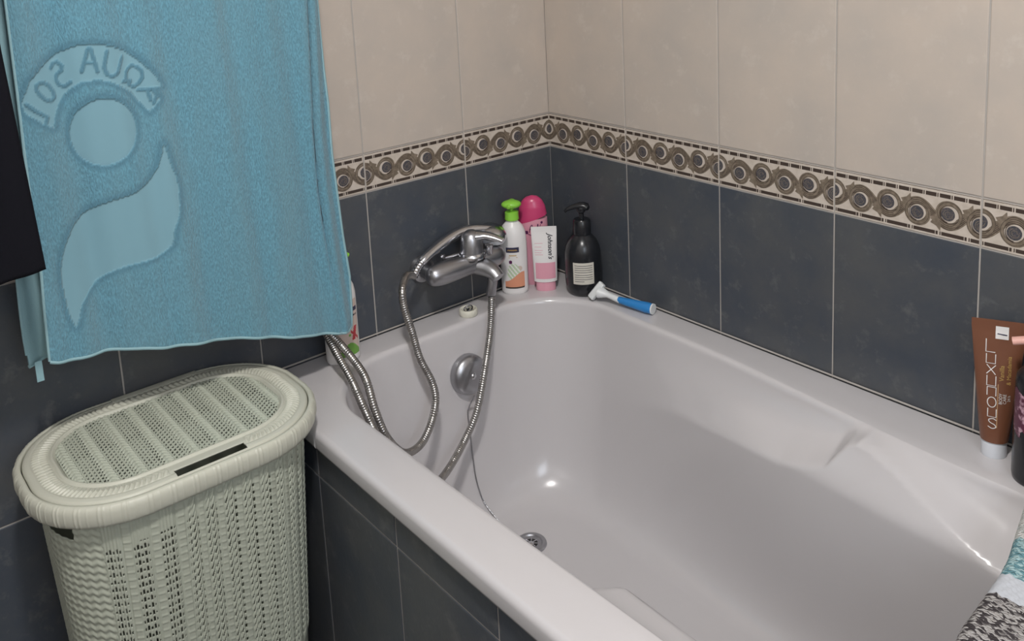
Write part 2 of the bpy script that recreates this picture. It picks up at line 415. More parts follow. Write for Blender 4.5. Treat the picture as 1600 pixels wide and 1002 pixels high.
# ------------------------------------------------------------------ bathtub
ZR = .5453
def make_tub():
    a, b, r = .715, .315, .165; xc, yc = .795, -.385
    Lp = rr_len(a, b, r); n = 1050; s = np.arange(n) * Lp / n
    k, fr = rr_param(a, b, r, s)
    C, nn = rr_eval(a, b, r, k, fr); P0 = C + r * nn + np.array([xc, yc])
    a1, b1, r1 = .43, .160, .12; x1, y1 = .650, -.385
    C, n1 = rr_eval(a1, b1, r1, k, fr); P1 = C + r1 * n1 + np.array([x1, y1])
    side = np.sign(P0[:, 1] - yc)
    wide = sstep(.45, 1.1, P0[:, 0]); onback = (P0[:, 1] > yc)
    ampl = np.clip(np.abs(P0[:, 1] - yc) / b, 0, 1)
    P0[:, 1] -= side * ampl * wide * np.where(onback, .045, .012)
    D = .413; R = .013
    loops = []
    # outside lip (from its inner return up and over), flat deck, soft shoulder, wall, fillet, floor
    ax, bx, rx = .7985, .386, .02; cxo, cyo = .8025, -.389
    # outer loop points chosen by casting from the centre of each rounded corner
    def outer(inset):
        A, B = ax - inset, bx - inset
        rel = P0 - np.array([cxo, cyo]); out = []
        core = C0 = np.stack([np.clip(rel[:, 0], -(a - r) , (a - r)), np.clip(rel[:, 1], -(b - r), (b - r))], 1)
        d = nn
        tx = np.where(np.abs(d[:, 0]) > 1e-9, (np.sign(d[:, 0]) * A - core[:, 0]) / np.where(np.abs(d[:, 0]) > 1e-9, d[:, 0], 1), 1e9)
        ty = np.where(np.abs(d[:, 1]) > 1e-9, (np.sign(d[:, 1]) * B - core[:, 1]) / np.where(np.abs(d[:, 1]) > 1e-9, d[:, 1], 1), 1e9)
        t = np.minimum(np.where(tx > 0, tx, 1e9), np.where(ty > 0, ty, 1e9))
        p = core + d * t[:, None]
        # round the outer corners
        q = np.abs(p); cx_, cy_ = A - rx, B - rx; inc = (q[:, 0] > cx_) & (q[:, 1] > cy_)
        v = q - np.array([cx_, cy_]); l = np.linalg.norm(v, axis=1) + 1e-9
        qq = np.where((inc & (l > rx))[:, None], np.array([cx_, cy_]) + v / l[:, None] * rx, q)
        return qq * np.sign(p) + np.array([cxo, cyo])
    def add(xy, z): loops.append(np.column_stack([xy, np.broadcast_to(z, (n,))]))
    add(outer(.02), .513); add(outer(.004), .5125); add(outer(.001), .514); add(outer(0), .518); add(outer(0), ZR - .011)
    for t in np.linspace(0, 1, 7)[1:]:
        an = t * PI / 2; add(outer(.011 * (1 - math.cos(an))), ZR - .011 + .011 * math.sin(an))
    O = outer(.0125)
    for t in (.25, .5, .75): add(O + (P0 - O) * t, ZR)
    vec = P1 - P0; dist = np.linalg.norm(vec, axis=1)
    insA = R / dist
    def bulge(x, d):
        E = np.where(onback, .072 * sstep(.22, .80, x), .088 * sstep(.745, .800, x)) * (1 - sstep(1.20, 1.48, x))
        lin = (.50 + .50 * float(sstep(0, .085, d))) * (1 - max((d - .075) / (D - .075), 0) ** 1.5)
        d0 = np.interp(x, [.20, .30, .47, .65, .76, .812, .846, .868, .888, .92, .96, 1.01, 1.06, 1.115, 1.25, 1.5], [.20, .185, .135, .102, .088, .072, .058, .022, .010, .014, .024, .040, .058, .078, .105, .12])
        d0 = np.where(onback, d0, np.interp(x, [.7, .8, 1.0, 1.5], [.070, .078, .085, .10]))
        q = d / d0; h = np.clip(q, 0, 4) ** 1.8
        kk = .10; t = np.clip(.5 + .5 * (1 - h) / kk, 0, 1); sm = 1 * (1 - t) + h * t - kk * t * (1 - t)
        return E * lin * np.clip(sm, 0, 1)
    onside = ampl ** 6
    for t in np.linspace(0, 1, 7):
        an = t * PI / 2; d = R * (1 - math.cos(an)); g = insA * math.sin(an)
        xy = P0 + vec * g[:, None]; xy = xy - np.column_stack([0 * side, side * onside * bulge(xy[:, 0], d)]); add(xy, ZR - d)
    for t in np.linspace(0, 1, 165)[1:]:                      # one smooth curve from the shoulder down into the floor
        b0_, b1_, b2_, b3_ = (1 - t) ** 3, 3 * t * (1 - t) ** 2, 3 * t * t * (1 - t), t ** 3
        d = b0_ * R + b1_ * D * .70 + b2_ * D + b3_ * D
        g = b0_ * insA + b1_ * (insA + (1 - insA) * .26) + b2_ * (insA + (1 - insA) * .36) + b3_ * 1
        xy = P0 + vec * g[:, None]; xy = xy - np.column_stack([0 * side, side * onside * bulge(xy[:, 0], d)]); add(xy, ZR - d)
    cen = np.column_stack([np.clip(P1[:, 0], x1 - (a1 - b1), x1 + (a1 - b1)), np.full(n, y1)])
    for t in (.3, .6, .9, 1.0): add(P1 + (cen - P1) * t, ZR - D - .003 * t)
    P = np.stack(loops, 1)
    return grid_mesh('bathtub', P, [m_tub], closed_u=True, flip=False)
tub = make_tub()
tag(tub, 'white acrylic bathtub with moulded armrests set in the tiled corner', 'bathtub')
ZF = ZR - .4145

# overflow cover with chain, drain
ov = MB(); Mo = Matrix.Translation((.113, -.353, .4400)) @ Matrix.Scale(1.2, 4) @ Matrix.Rotation(math.radians(83), 4, 'Y')
lathe(ov, [(0.0, .0165), (.012, .0162), (.024, .0145), (.031, .011), (.0345, .006), (.035, .001), (.035, -.006), (0, -.006)], m_satin, n=56, M=Mo)
lathe(ov, [(.0, .0185), (.004, .018), (.0055, .0165)], m_chrome, n=16, M=Mo)
ovo = ov.build('overflow_cover', tub); ovo['label'] = 'round grey chrome overflow cover'
ch = MB()
from mathutils.bvhtree import BVHTree
bvh = BVHTree.FromPolygons([v.co for v in tub.data.vertices], [p.vertices[:] for p in tub.data.polygons])
cp_ = [Vector((.140, -.360, .404))]
for yz in ((-.363, .36), (-.365, .32), (-.368, .27), (-.371, .225), (-.370, .19), (-.366, .165)):      # the chain lies against the end wall
    hit, nrm, _, _ = bvh.ray_cast(Vector((.75, yz[0], yz[1])), Vector((-1, 0, 0))); cp_.append(hit + nrm.normalized() * (.0025 if nrm.x > 0 else -.0025))
for xy in ((.215, -.357), (.238, -.356)):
    hit, nrm, _, _ = bvh.ray_cast(Vector((xy[0], xy[1], .5)), Vector((0, 0, -1))); cp_.append(hit + Vector((0, 0, .0025)))
path, sl = spline([tuple(q) for q in cp_], .0012)
tube(ch, path, .0011 + .0007 * np.abs(np.sin(sl / .0042 * PI)), m_satin, n=8)
ch.build('plug_chain', ovo)
dr = MB(); dc = (.287, -.346, ZF + .0006)
lathe(dr, [(.014, .001), (.0215, .0015), (.0235, .004), (.0275, .0046), (.031, .003), (.0325, .0)], m_satin, n=48, c=dc, cap=False)
lathe(dr, [(.0, .0008), (.0145, .0008)], m_black, n=32, c=dc, cap=False)  # flat black disc standing in for the darkness inside the drain
lathe(dr, [(.0, .0035), (.004, .0032), (.0065, .0012)], m_chrome, n=20, c=dc, cap=False)
for i in range(4):
    a = i * PI / 4; tube(dr, [(dc[0] - .0145 * math.cos(a), dc[1] - .0145 * math.sin(a), dc[2] + .0014), (dc[0] + .0145 * math.cos(a), dc[1] + .0145 * math.sin(a), dc[2] + .0014)], .0011, m_chrome, n=6)
dro = dr.build('drain', tub); dro['label'] = 'round metal drain ring with strainer'

# ------------------------------------------------------------------ laundry basket
BX, BY = .168, -.976
def knit(phi, rho, holes_left):
    """height (0..1) and hole mask of the moulded knit pattern; phi: column phase, rho: row phase"""
    phi = np.mod(phi, 1)
    h = np.zeros_like(phi); hole = np.zeros(phi.shape, bool)
    # twisted cables
    for c, hw in ((.15, .125), (.42, .125)):
        t = (phi - c) / hw; inn = np.abs(t) < 1; st = np.mod(rho - t * .75, 1)
        prof = np.sqrt(np.clip(1 - t * t, 0, 1)) * (.10 + .90 * np.sin(PI * st))
        h = np.where(inn, prof, h); hole |= inn & (np.abs(np.mod(st + .5, 1) - .5) < .17) & (np.abs(t) < .68)
    # ladder holes
    t = np.abs(phi - .62); lad = t < .055
    hole |= lad & (np.abs(np.mod(rho + .3, 1) - .5) < .28)
    # flat rib with small ticks
    rib = (phi > .69) & (phi < .99)
    tick = np.exp(-((np.mod(rho + (phi - .84) * .5, 1) - .5) / .10) ** 2)
    h = np.where(rib, .35 + .25 * tick, h)
    hl = np.zeros_like(hole)
    for i, c in enumerate((.07, .195, .32, .445, .57)):
        ln = .38 if i % 2 else .22
        hl |= (np.abs(phi - c) < .043) & (np.abs(np.mod(rho + (.0 if i % 2 else .1) , 1) - .5) < ln)
    grid_h = .35 + .35 * np.cos((phi - .07) / .125 * PI + PI / 2) ** 2 * (phi < .6)
    h = np.where(holes_left & (phi < .62), grid_h, h); hole = np.where(holes_left, hl, hole)
    return h, hole

def make_basket():
    root = thing('laundry_basket', (BX, BY, 0), 'sage green plastic laundry basket with moulded knit texture, standing beside the bathtub', 'laundry basket')
    a, b, r = .151, .198, .130
    Lp = rr_len(a, b, r)
    # fine in front and at the ends, coarse at the wall side
    s_f = np.arange(-.335, .335, .00125); rest = np.arange(.335, Lp - .335, .005)
    s = np.r_[s_f, rest]; k, fr = rr_param(a, b, r, s); C, nn = rr_eval(a, b, r, k, fr)
    z = np.r_[np.arange(.006, .20, .012), np.arange(.20, .5805, .0016)]
    S, Z = np.meshgrid(s, z, indexing='ij')
    delta = .060 * (.58 - Z) + .010 * np.exp(-Z / .012)
    front = (S < .32) & (Z > .19)
    rho = Z / .0125; phi = np.where(S < -.040, (S + .154) / .038, (S + .040) / .0290)
    left = (S < -.035)
    h, hole = knit(phi, rho, left & (S > -.157))
    wave = .40 + .20 * np.sin(2 * PI * (rho + .35 * np.abs(np.mod(S / .016, 1) - .5) * 2))
    plain = (S < -.157) | (S > .285)
    h = np.where(plain, wave, h); hole &= ~plain
    topz = .528 + .018 * sstep(-.15, .1, S)
    hole &= (Z < topz) & front & (Z < .56)
    h = np.where(front, h, .3) * (1 - sstep(.565, .578, Z))
    off = (r - delta) + .0042 * h
    P = np.empty(S.shape + (3,)); P[..., 0] = C[:, None, 0] + nn[:, None, 0] * off; P[..., 1] = C[:, None, 1] + nn[:, None, 1] * off; P[..., 2] = Z
    hc = hole[:-1, :-1] & hole[1:, 1:] | hole[1:, :-1] & hole[:-1, 1:]
    hc = np.concatenate([hc, np.zeros((1, hc.shape[1]), bool)], 0)
    # side grip slots under the rim at both ends
    Sc = (S[:, :-1]); Zc = Z[:, :-1]
    for s0 in (-.235, .235):
        hc |= (np.abs(Sc - s0) < .036) & (Zc > .536) & (Zc < .558)
    body = grid_mesh('body', P, [m_basket], keep=~hc, closed_u=True, parent=root, flip=False)
    so = body.modifiers.new('wall', 'SOLIDIFY'); so.thickness = .0018; so.offset = -1
    mb = MB()
    kk, ff = rr_param(a, b, r, np.arange(120) * Lp / 120); Cc, nc = rr_eval(a, b, r, kk, ff)
    rb = r - .0355 - .009
    V = np.vstack([np.column_stack([Cc + nc * rb, np.full(120, .004)]), np.column_stack([Cc + nc * rb, np.full(120, .007)])])
    mb.add(V, [list(range(120))[::-1], list(range(120, 240))] + [(i, (i + 1) % 120, 120 + (i + 1) % 120, 120 + i) for i in range(120)], m_basket)
    mb.build('base', root)
    # rim band with pairs of upright ticks
    A, B, Rr = .165, .224, .144; L2 = rr_len(A, B, Rr); n = 1300; s = np.arange(n) * L2 / n
    k, fr = rr_param(A, B, Rr, s); C, nn = rr_eval(A, B, Rr, k, fr)
    sp = np.mod(s, L2 / 40) / (L2 / 40) * .0307
    tick = np.exp(-((sp - .006) / .0012) ** 2) + np.exp(-((sp - .012) / .0012) ** 2) + .5 * np.exp(-((sp - .022) / .001) ** 2)
    prof = [(-.030, .574, 0), (-.006, .5715, 0), (-.003, .573, .6), (-.0015, .577, 1), (0, .584, 1), (0, .594, 1), (-.001, .599, 1), (-.0035, .603, .8), (-.0065, .6045, .5), (-.0095, .6045, 0), (-.0108, .603, 0), (-.0112, .599, 0), (-.0112, .591, 0)]
    P = np.zeros((n, len(prof), 3))
    for j, (d, zz, tk) in enumerate(prof):
        o = Rr + d + .0011 * tick * tk; P[:, j, 0] = C[:, 0] + nn[:, 0] * o; P[:, j, 1] = C[:, 1] + nn[:, 1] * o; P[:, j, 2] = zz
    rim = grid_mesh('rim', P, [m_basket_rim], closed_u=True, parent=root)
    # lid: plain strip, knitted ring, bead
    dl = -.0097 + np.r_[.022, .0222, .023, .0245, .027, .031, .0335, np.arange(.0345, .0565, .0009), .0575, .0585, .060, .0620, .0640, .0655, .0665, .069]
    zl = np.interp(dl + .0097, [.022, .0222, .0245, .031, .0335, .0345, .045, .0565, .0585, .060, .062, .064, .0655, .0665, .069], [.594, .602, .6055, .607, .607, .606, .607, .6065, .6055, .6075, .6095, .6095, .6075, .6055, .6045])
    n = 1500; s = np.arange(n) * L2 / n; k, fr = rr_param(A, B, Rr, s); C, nn = rr_eval(A, B, Rr, k, fr)
    Sg, Dg = np.meshgrid(s, dl, indexing='ij'); Zg = np.broadcast_to(zl, Sg.shape).copy()
    q = (Dg + .0097 - .0345) / .022; inn = (q > 0) & (q < 1)
    st = np.mod(Sg / .0092 + 1.1 * np.abs(q - .5), 1); rel = np.sin(PI * st) * np.sin(PI * np.clip(q, 0, 1)) ** .5
    cx_ = C[:, None, 0] + nn[:, None, 0] * (Rr - Dg); cy_ = C[:, None, 1] + nn[:, None, 1] * (Rr - Dg) + BY
    rel = rel * (1 - ((cx_ > .10) & (cy_ > -1.026) & (cy_ < -.908)))
    Zg += np.where(inn, .0034 * rel, 0)
    P = np.empty(Sg.shape + (3,)); o = Rr - Dg
    P[..., 0] = C[:, None, 0] + nn[:, None, 0] * o; P[..., 1] = C[:, None, 1] + nn[:, None, 1] * o; P[..., 2] = Zg
    X = P[..., 0]; Y = P[..., 1] + BY
    cutm = (X > .1330) & (X < .1517) & (Y > -1.020) & (Y < -.914)
    hc = cutm[:, :-1]
    lid = grid_mesh('lid', P, [m_basket_rim], keep=~hc, closed_u=True, parent=root)
    so = lid.modifiers.new('wall', 'SOLIDIFY'); so.thickness = .002; so.offset = -1
    # knitted panel of the lid
    xs = np.arange(-.112, .112, .00095); ys = np.arange(-.165, .165, .00095)
    X, Y = np.meshgrid(xs, ys, indexing='ij')
    phi = np.mod((Y + .150) / .0385, 1); rho = X / .0094
    h = np.zeros_like(X); hole = np.zeros(X.shape, bool)
    for c, hw, sg in ((.79, .10, 1), (.97, .10, -1)):
        t = (np.mod(phi - c + .5, 1) - .5) / hw; i_ = np.abs(t) < 1; stt = np.mod(rho + sg * t * .5, 1)
        h = np.where(i_, (.35 + .65 * np.sin(PI * stt)) * np.sqrt(np.clip(1 - t * t * .7, 0, 1)), h)
        hole |= i_ & (np.abs(np.mod(stt + .5, 1) - .5) < .11) & (t * sg < -.35)
    pf = (phi - .10) / .145; pc = np.floor(pf); inl = (phi > .10) & (phi < .68)
    rr_ = np.mod(rho + .5 * np.mod(pc, 2), 1)
    hole |= inl & (np.abs(np.mod(pf, 1) - .5) < .25) & (np.abs(rr_ - .5) < .21)
    h = np.where(inl, .45 + .25 * np.cos(2 * PI * pf) - .15 * np.cos(2 * PI * rr_), h)
    # rounded-rectangle limit
    ai, bi, ri = A - .0565, B - .0565, Rr - .0565
    qx = np.abs(X) - (ai - ri); qy = np.abs(Y) - (bi - ri)
    sd = np.hypot(np.clip(qx, 0, None), np.clip(qy, 0, None)) + np.minimum(np.maximum(qx, qy), 0) - ri
    P = np.stack([X, Y, .6045 + .0034 * h * (sd < -.002) - .0 * X], -1)
    kp = (sd < .0025)[:-1, :-1] & ~((hole & (sd < -.003))[:-1, :-1] | (hole & (sd < -.003))[1:, 1:])
    pn = grid_mesh('knit_panel', P, [m_basket], keep=kp, parent=lid)
    so = pn.modifiers.new('wall', 'SOLIDIFY'); so.thickness = .0018; so.offset = -1
    # hinge bar at the wall side
    mb = MB(); box(mb, (-.156, -.05, .604), (-.140, .095, .6075), m_basket_rim, .0015); mb.build('hinge', lid)
    return root
make_basket()

# ------------------------------------------------------------------ towel
CIRC = (-1.0135, 1.0925, .0465, .0520)
BAND = [(-1.1199, 1.1529), (-1.1059, 1.1838), (-1.0848, 1.2044), (-1.0632, 1.2187), (-1.0403, 1.2273), (-1.0134, 1.2279), (-0.9912, 1.2213), (-0.9691, 1.2106), (-0.9475, 1.1908), (-0.9305, 1.1681), (-0.9218, 1.1494), (-0.9415, 1.1493), (-0.927, 1.1295), (-0.9439, 1.1117), (-0.9566, 1.1281), (-0.9716, 1.1488), (-0.9932, 1.1651), (-1.0126, 1.1729), (-1.0363, 1.1725), (-1.0545, 1.1616), (-1.0678, 1.1463), (-1.0772, 1.1265), (-1.081, 1.1097), (-1.097, 1.1203), (-1.1159, 1.138)]
SWOOSH = [(-0.9302, 1.0572), (-0.9235, 1.0263), (-0.9165, 0.9982), (-0.9154, 0.9711), (-0.9189, 0.9395), (-0.9289, 0.9148), (-0.9346, 0.8913), (-0.9583, 0.8794), (-0.9885, 0.877), (-1.0179, 0.8748), (-1.0427, 0.8662), (-1.0602, 0.8526), (-1.0754, 0.8343), (-1.0867, 0.8013), (-1.0945, 0.8196), (-1.0987, 0.8519), (-1.0996, 0.888), (-1.0942, 0.917), (-1.0843, 0.9397), (-1.07, 0.9613), (-1.0481, 0.9763), (-1.0192, 0.9847), (-0.9902, 0.9883), (-0.9647, 0.9982), (-0.9469, 1.0154), (-0.9368, 1.0343)]
LET = [[(-1.0345, 1.1887), (-1.0227, 1.2213), (-1.0191, 1.2209), (-1.0133, 1.185)], [(-1.0295, 1.2005), (-1.0153, 1.1986)],
       [(-0.9974, 1.2142), (-1.0038, 1.1907), (-1.0008, 1.1793), (-0.9939, 1.1751), (-0.986, 1.1788), (-0.9765, 1.2021)],
       [(-0.9689, 1.1835), (-0.9623, 1.1874), (-0.9535, 1.1838), (-0.9482, 1.1766), (-0.9485, 1.167), (-0.955, 1.1582), (-0.9632, 1.1538), (-0.9702, 1.1589), (-0.9743, 1.1691), (-0.9725, 1.1784), (-0.9689, 1.1835)], [(-0.9674, 1.1633), (-0.9793, 1.165)],
       [(-0.9569, 1.148), (-0.9283, 1.1452), (-0.937, 1.1244)], [(-0.9433, 1.145), (-0.9403, 1.1298)],
       [(-1.0741, 1.1973), (-1.0705, 1.2045), (-1.0634, 1.2058), (-1.0579, 1.1997), (-1.0595, 1.1922), (-1.0671, 1.1872), (-1.0687, 1.1798), (-1.0648, 1.1715), (-1.0568, 1.1687), (-1.0498, 1.1739)],
       [(-1.097, 1.1779), (-1.0886, 1.1796), (-1.0811, 1.174), (-1.0755, 1.1639), (-1.0746, 1.1545), (-1.08, 1.15), (-1.0878, 1.1536), (-1.0949, 1.1623), (-1.0986, 1.1705), (-1.097, 1.1779)],
       [(-1.1137, 1.1517), (-1.1043, 1.141), (-1.0883, 1.1276), (-1.0933, 1.1146)]]
def seg_dist(Y, Z, pts, closed=False):
    pts = list(pts) + ([pts[0]] if closed else []); d = np.full(Y.shape, 9.)
    for (ax, ay), (bx, by) in zip(pts[:-1], pts[1:]):
        vx, vy = bx - ax, by - ay; t = np.clip(((Y - ax) * vx + (Z - ay) * vy) / (vx * vx + vy * vy + 1e-12), 0, 1)
        d = np.minimum(d, np.hypot(Y - ax - t * vx, Z - ay - t * vy))
    return d
def inside(Y, Z, pts):
    c = np.zeros(Y.shape, bool); n = len(pts)
    for i in range(n):
        (x1, y1), (x2, y2) = pts[i], pts[(i + 1) % n]
        if y1 == y2: continue
        c ^= ((y1 > Z) != (y2 > Z)) & (Y < (x2 - x1) * (Z - y1) / (y2 - y1) + x1)
    return c
def smooth_poly(pts, n=6):
    P = np.array([pts[-1]] + list(pts) + list(pts[:2])); out = []
    for i in range(1, len(P) - 2):
        p0, p1, p2, p3 = P[i - 1:i + 3]
        for t in np.linspace(0, 1, n, endpoint=False):
            out.append(tuple(.5 * ((2 * p1) + (-p0 + p2) * t + (2 * p0 - 5 * p1 + 4 * p2 - p3) * t * t + (-p0 + 3 * p1 - 3 * p2 + p3) * t ** 3)))
    return out

RAIL_Z = 1.62; RAIL_X = .105
def make_towel():
    # side edges and the hem, read as curves down the hanging cloth
    ze = [.60, .634, .664, .74, .817, .905, .978, 1.073, 1.132, 1.189, 1.258, 1.7]
    ye = [-.622, -.621, -.617, -.616, -.623, -.628, -.632, -.632, -.635, -.637, -.640, -.650]
    zl = [.70, .774, .841, .92, 1.0, 1.077, 1.153, 1.3, 1.7]; yl = [-1.131, -1.130, -1.128, -1.124, -1.125, -1.124, -1.122, -1.120, -1.118]
    yb = [-1.13, -1.116, -1.089, -1.052, -1.014, -.965, -.914, -.86, -.804, -.746, -.684, -.645, -.621]; zb = [.762, .757, .752, .749, .742, .728, .718, .704, .688, .668, .650, .640, .640]
    nu = 260; u = np.linspace(0, 1, nu)
    v = np.r_[np.linspace(0, 1, 330)]
    Ub = np.interp(-1.13 + u * .509, yb, zb)
    Z = Ub[:, None] + (RAIL_Z - Ub[:, None]) * v[None, :]
    YL = np.interp(Z, zl, yl); YR = np.interp(Z, ze, ye)
    Y = YL + (YR - YL) * u[:, None]
    fade = sstep(RAIL_Z, RAIL_Z - .25, Z) if False else 1 - sstep(1.35, RAIL_Z, Z)
    X = .138 + .0 * Z
    X += fade * (.0045 * np.sin((Y + .1 * Z) * 34) + .003 * np.sin(Y * 71 + Z * 3 + 1) + .002 * np.sin(Y * 120 + Z * 6))
    X += fade * .006 * np.exp(-((u[:, None] - .02) / .03) ** 2)
    fold = np.interp(Z, [.65, .79, .913, 1.032, 1.147, 1.26, 1.7], [-.646, -.658, -.666, -.667, -.663, -.659, -.668])
    X -= .012 * np.exp(-((Y - fold) / .005) ** 2) * (1 - .6 * (1 - sstep(.66, .9, Z))); X -= .016 * sstep(.004, .03, Y - fold) * fade
    X += .004 * np.sin(Y * 14 + 2) * (1 - v[None, :]) ** 3
    # woven emblem: smooth low-pile areas, darker sunk outline
    circ = np.hypot((Y - CIRC[0]) / CIRC[2], (Z - CIRC[1]) / CIRC[3]) - 1
    d_c = circ * .049; SW = smooth_poly(SWOOSH)
    flat = (d_c < 0).astype(float); edge = np.exp(-((d_c - .004) / .0045) ** 2) * .75
    inb = inside(Y, Z, BAND); db = seg_dist(Y, Z, BAND, True); ins = inside(Y, Z, SW); ds = seg_dist(Y, Z, SW, True)
    flat = np.maximum(flat, inb | ins); edge = np.maximum(edge, np.where(inb, 0, np.exp(-((db - .004) / .0045) ** 2) * .75)); edge = np.maximum(edge, np.where(ins, 0, np.exp(-((ds - .004) / .0045) ** 2) * .7))
    dl = np.full(Y.shape, 9.)
    for st in LET: dl = np.minimum(dl, seg_dist(Y, Z, st))
    lt = 1 - sstep(.0016, .0030, dl)
    flat = flat * (1 - .8 * lt) ; edge = np.maximum(edge, lt * .75)
    X += -.0018 * flat - .0010 * edge
    Fr = np.stack([X, Y, Z], -1)
    # over the rail
    th = np.linspace(0, PI, 14)[1:-1]
    Ytop = Y[:, -1]
    Ov = np.stack([np.stack([RAIL_X + .033 * np.cos(t) + 0 * Ytop, Ytop, RAIL_Z + .033 * np.sin(t) + 0 * Ytop], -1) for t in th], 1)
    # back fall
    vb = np.linspace(0, 1, 90); zbb = np.interp(u, [0, .1, .5, 1], [.742, .748, .73, .72])
    Zb = RAIL_Z + (zbb[:, None] - RAIL_Z) * vb[None, :]
    YLb = np.interp(Zb, [.70, .80, .87, 1.2, 1.7], [-1.150, -1.152, -1.150, -1.132, -1.118])
    Yb = YLb + (np.interp(Zb, ze, ye) - .012 - YLb) * u[:, None]
    Xb = .080 + .003 * np.sin(Yb * 40) - .012 * (1 - sstep(.75, 1.1, Zb)) * 0 + .014 * np.exp(-(u[:, None] / .03) ** 2) * (1 - sstep(.9, 1.2, Zb))
    Bk = np.stack([Xb, Yb, Zb], -1)
    P = np.concatenate([Fr, Ov, Bk], 1)
    z0 = np.zeros((nu, len(th))); zk = np.zeros(Zb.shape)
    fl = np.concatenate([flat, z0, zk], 1); ed = np.concatenate([edge, z0, zk], 1)
    mi_ = np.zeros((nu - 1, P.shape[1] - 1), int); mi_[:16, -(len(vb)):] = 1
    o = grid_mesh('towel', P, [m_towel, m_hem], matidx=mi_, attrs={'flat': fl, 'edge': ed})
    so = o.modifiers.new('pile', 'SOLIDIFY'); so.thickness = .0045; so.offset = 0
    tag(o, 'light blue terry bath towel with a woven round emblem and mirrored lettering', 'towel')
    mb = MB()
    e = np.concatenate([Fr[0, :], Ov[0], Bk[0]]); tube(mb, e[::3], .0028, m_hem, n=8)
    e = np.concatenate([Fr[-1, :], Ov[-1], Bk[-1]]); tube(mb, e[::3], .0030, m_hem, n=8)
    tube(mb, Fr[::3, 0] - np.array([0, 0, .001]), .0034, m_hem, n=8); tube(mb, Bk[::4, -1], .003, m_hem, n=8)
    h = mb.build('hem', o); h['label'] = 'pale stitched hem'
    mb = MB()
    box(mb, (.094, -1.1435, .715), (.0952, -1.1335, .748), m_hem); mb.build('care_tag', o)
make_towel()

# double towel rail on the wall
rl = thing('towel_rail', (.0, -1.1, RAIL_Z), 'chrome double towel rail on the tiled wall carrying the blue towel', 'towel rail')
mb = MB(); tube(mb, [(RAIL_X, -.53, 0), (RAIL_X, .60, 0)], .009, m_chrome, n=16); mb.build('inner_bar', rl)
mb = MB(); tube(mb, [(.215, -.53, .02), (.215, .60, .02)], .009, m_chrome, n=16); mb.build('outer_bar', rl)
for yy in (-.52, .59):
    mb = MB(); tube(mb, [(.0016, yy, 0), (RAIL_X, yy, 0), (.16, yy, .01), (.222, yy, .02)], .008, m_chrome, n=12)
    lathe(mb, [(.026, 0), (.026, .006), (.02, .010)], m_chrome, n=24, M=Matrix.Translation((.0014, yy, 0)) @ Matrix.Rotation(PI / 2, 4, 'Y')); mb.build('bracket', rl)

# dark garment over the outer bar
def make_garment():
    nu = 70; u = np.linspace(0, 1, nu); z0 = np.interp(u, [0, .7, 1], [.90, .915, .935]); v = np.linspace(0, 1, 120)
    Zt = RAIL_Z + .02; Z = z0[:, None] + (Zt - z0[:, None]) * v
    YR = np.interp(Z, [.93, 1.24, 1.7], [-1.1355, -1.151, -1.165]); Y = -1.56 + (YR + 1.56) * u[:, None]
    f = 1 - sstep(1.3, 1.6, Z)
    X = .232 + f * (.008 * np.sin(Y * 33 + 1) + .004 * np.sin(Y * 80 + Z * 5)) - .01 * f * np.exp(-((u[:, None] - 1) / .04) ** 2)
    Fr = np.stack([X, Y, Z], -1); th = np.linspace(0, PI, 12)[1:-1]; Yt = Y[:, -1]
    Ov = np.stack([np.stack([.215 + .017 * np.cos(t) + 0 * Yt, Yt, Zt + .017 * np.sin(t) + 0 * Yt], -1) for t in th], 1)
    vb = np.linspace(0, 1, 50); Zb = Zt + (1.02 - Zt) * vb[None, :] + 0 * u[:, None]
    Bk = np.stack([.192 + .003 * np.sin(Zb * 20), np.broadcast_to(Yt[:, None] - .01 * 0, Zb.shape) - .02 * u[:, None], Zb], -1)
    o = grid_mesh('hanging_garment', np.concatenate([Fr, Ov, Bk], 1), [m_dkcloth])
    so = o.modifiers.new('cloth', 'SOLIDIFY'); so.thickness = .006; so.offset = 0
    tag(o, 'black garment hanging beside the left edge of the blue towel', 'garment')
    mb = MB(); e = Fr[:, 0] + np.array([-.004, 0, -.002]); tube(mb, e[:50], .0028, m_greycloth, n=8); mb.build('hem', o)['label'] = 'thin grey hem'
make_garment()

# ------------------------------------------------------------------ mixer tap
MX = thing('shower_mixer', (0, -.307, .659), 'chrome wall-mounted bath mixer with single lever above the tub rim', 'tap')
mb = MB()
yy = np.linspace(-.105, .095, 41); rad = .0245 * (1 - np.clip(np.abs((yy + .005) / .1025), 0, 1) ** 7) ** .45 * (1 - .10 * np.exp(-((yy + .005) / .03) ** 2)); rad[0] = rad[-1] = .004
tube(mb, [(.070, t, 0) for t in yy], rad, m_satin, n=32)
mb.build('body', MX)
mb = MB()   # spout: flattened tongue from the middle of the body towards the tub
pth, s_ = spline([(.075, .020, -.004), (.095, .028, -.008), (.115, .033, -.014), (.128, .035, -.024)], .003)
tube(mb, pth, np.interp(np.arange(len(pth)), [0, len(pth) - 1], [.021, .0135]), m_satin, n=24, sx=1.1)
mb.build('spout', MX)
for sgn in (-.075, .075):
    mb = MB(); Mf = Matrix.Translation((.0016, sgn, -.006)) @ Matrix.Rotation(PI / 2, 4, 'Y')
    lathe(mb, [(.030, 0), (.030, .003), (.027, .010), (.018, .014), (.0145, .020), (.0145, .060)], m_satin, n=36, M=Mf); mb.build('wall_flange', MX)
mb = MB(); lathe(mb, [(.029, .014), (.0295, .020), (.0275, .024), (.0255, .026)], m_chrome, n=36, c=(.070, .012, 0), cap=False)
lathe(mb, [(.0255, .024), (.0245, .040), (.0225, .056), (.018, .067), (.010, .073), (0, .0745)], m_satin, n=36, c=(.070, .012, 0)); mb.build('cartridge_dome', MX)
mb = MB()
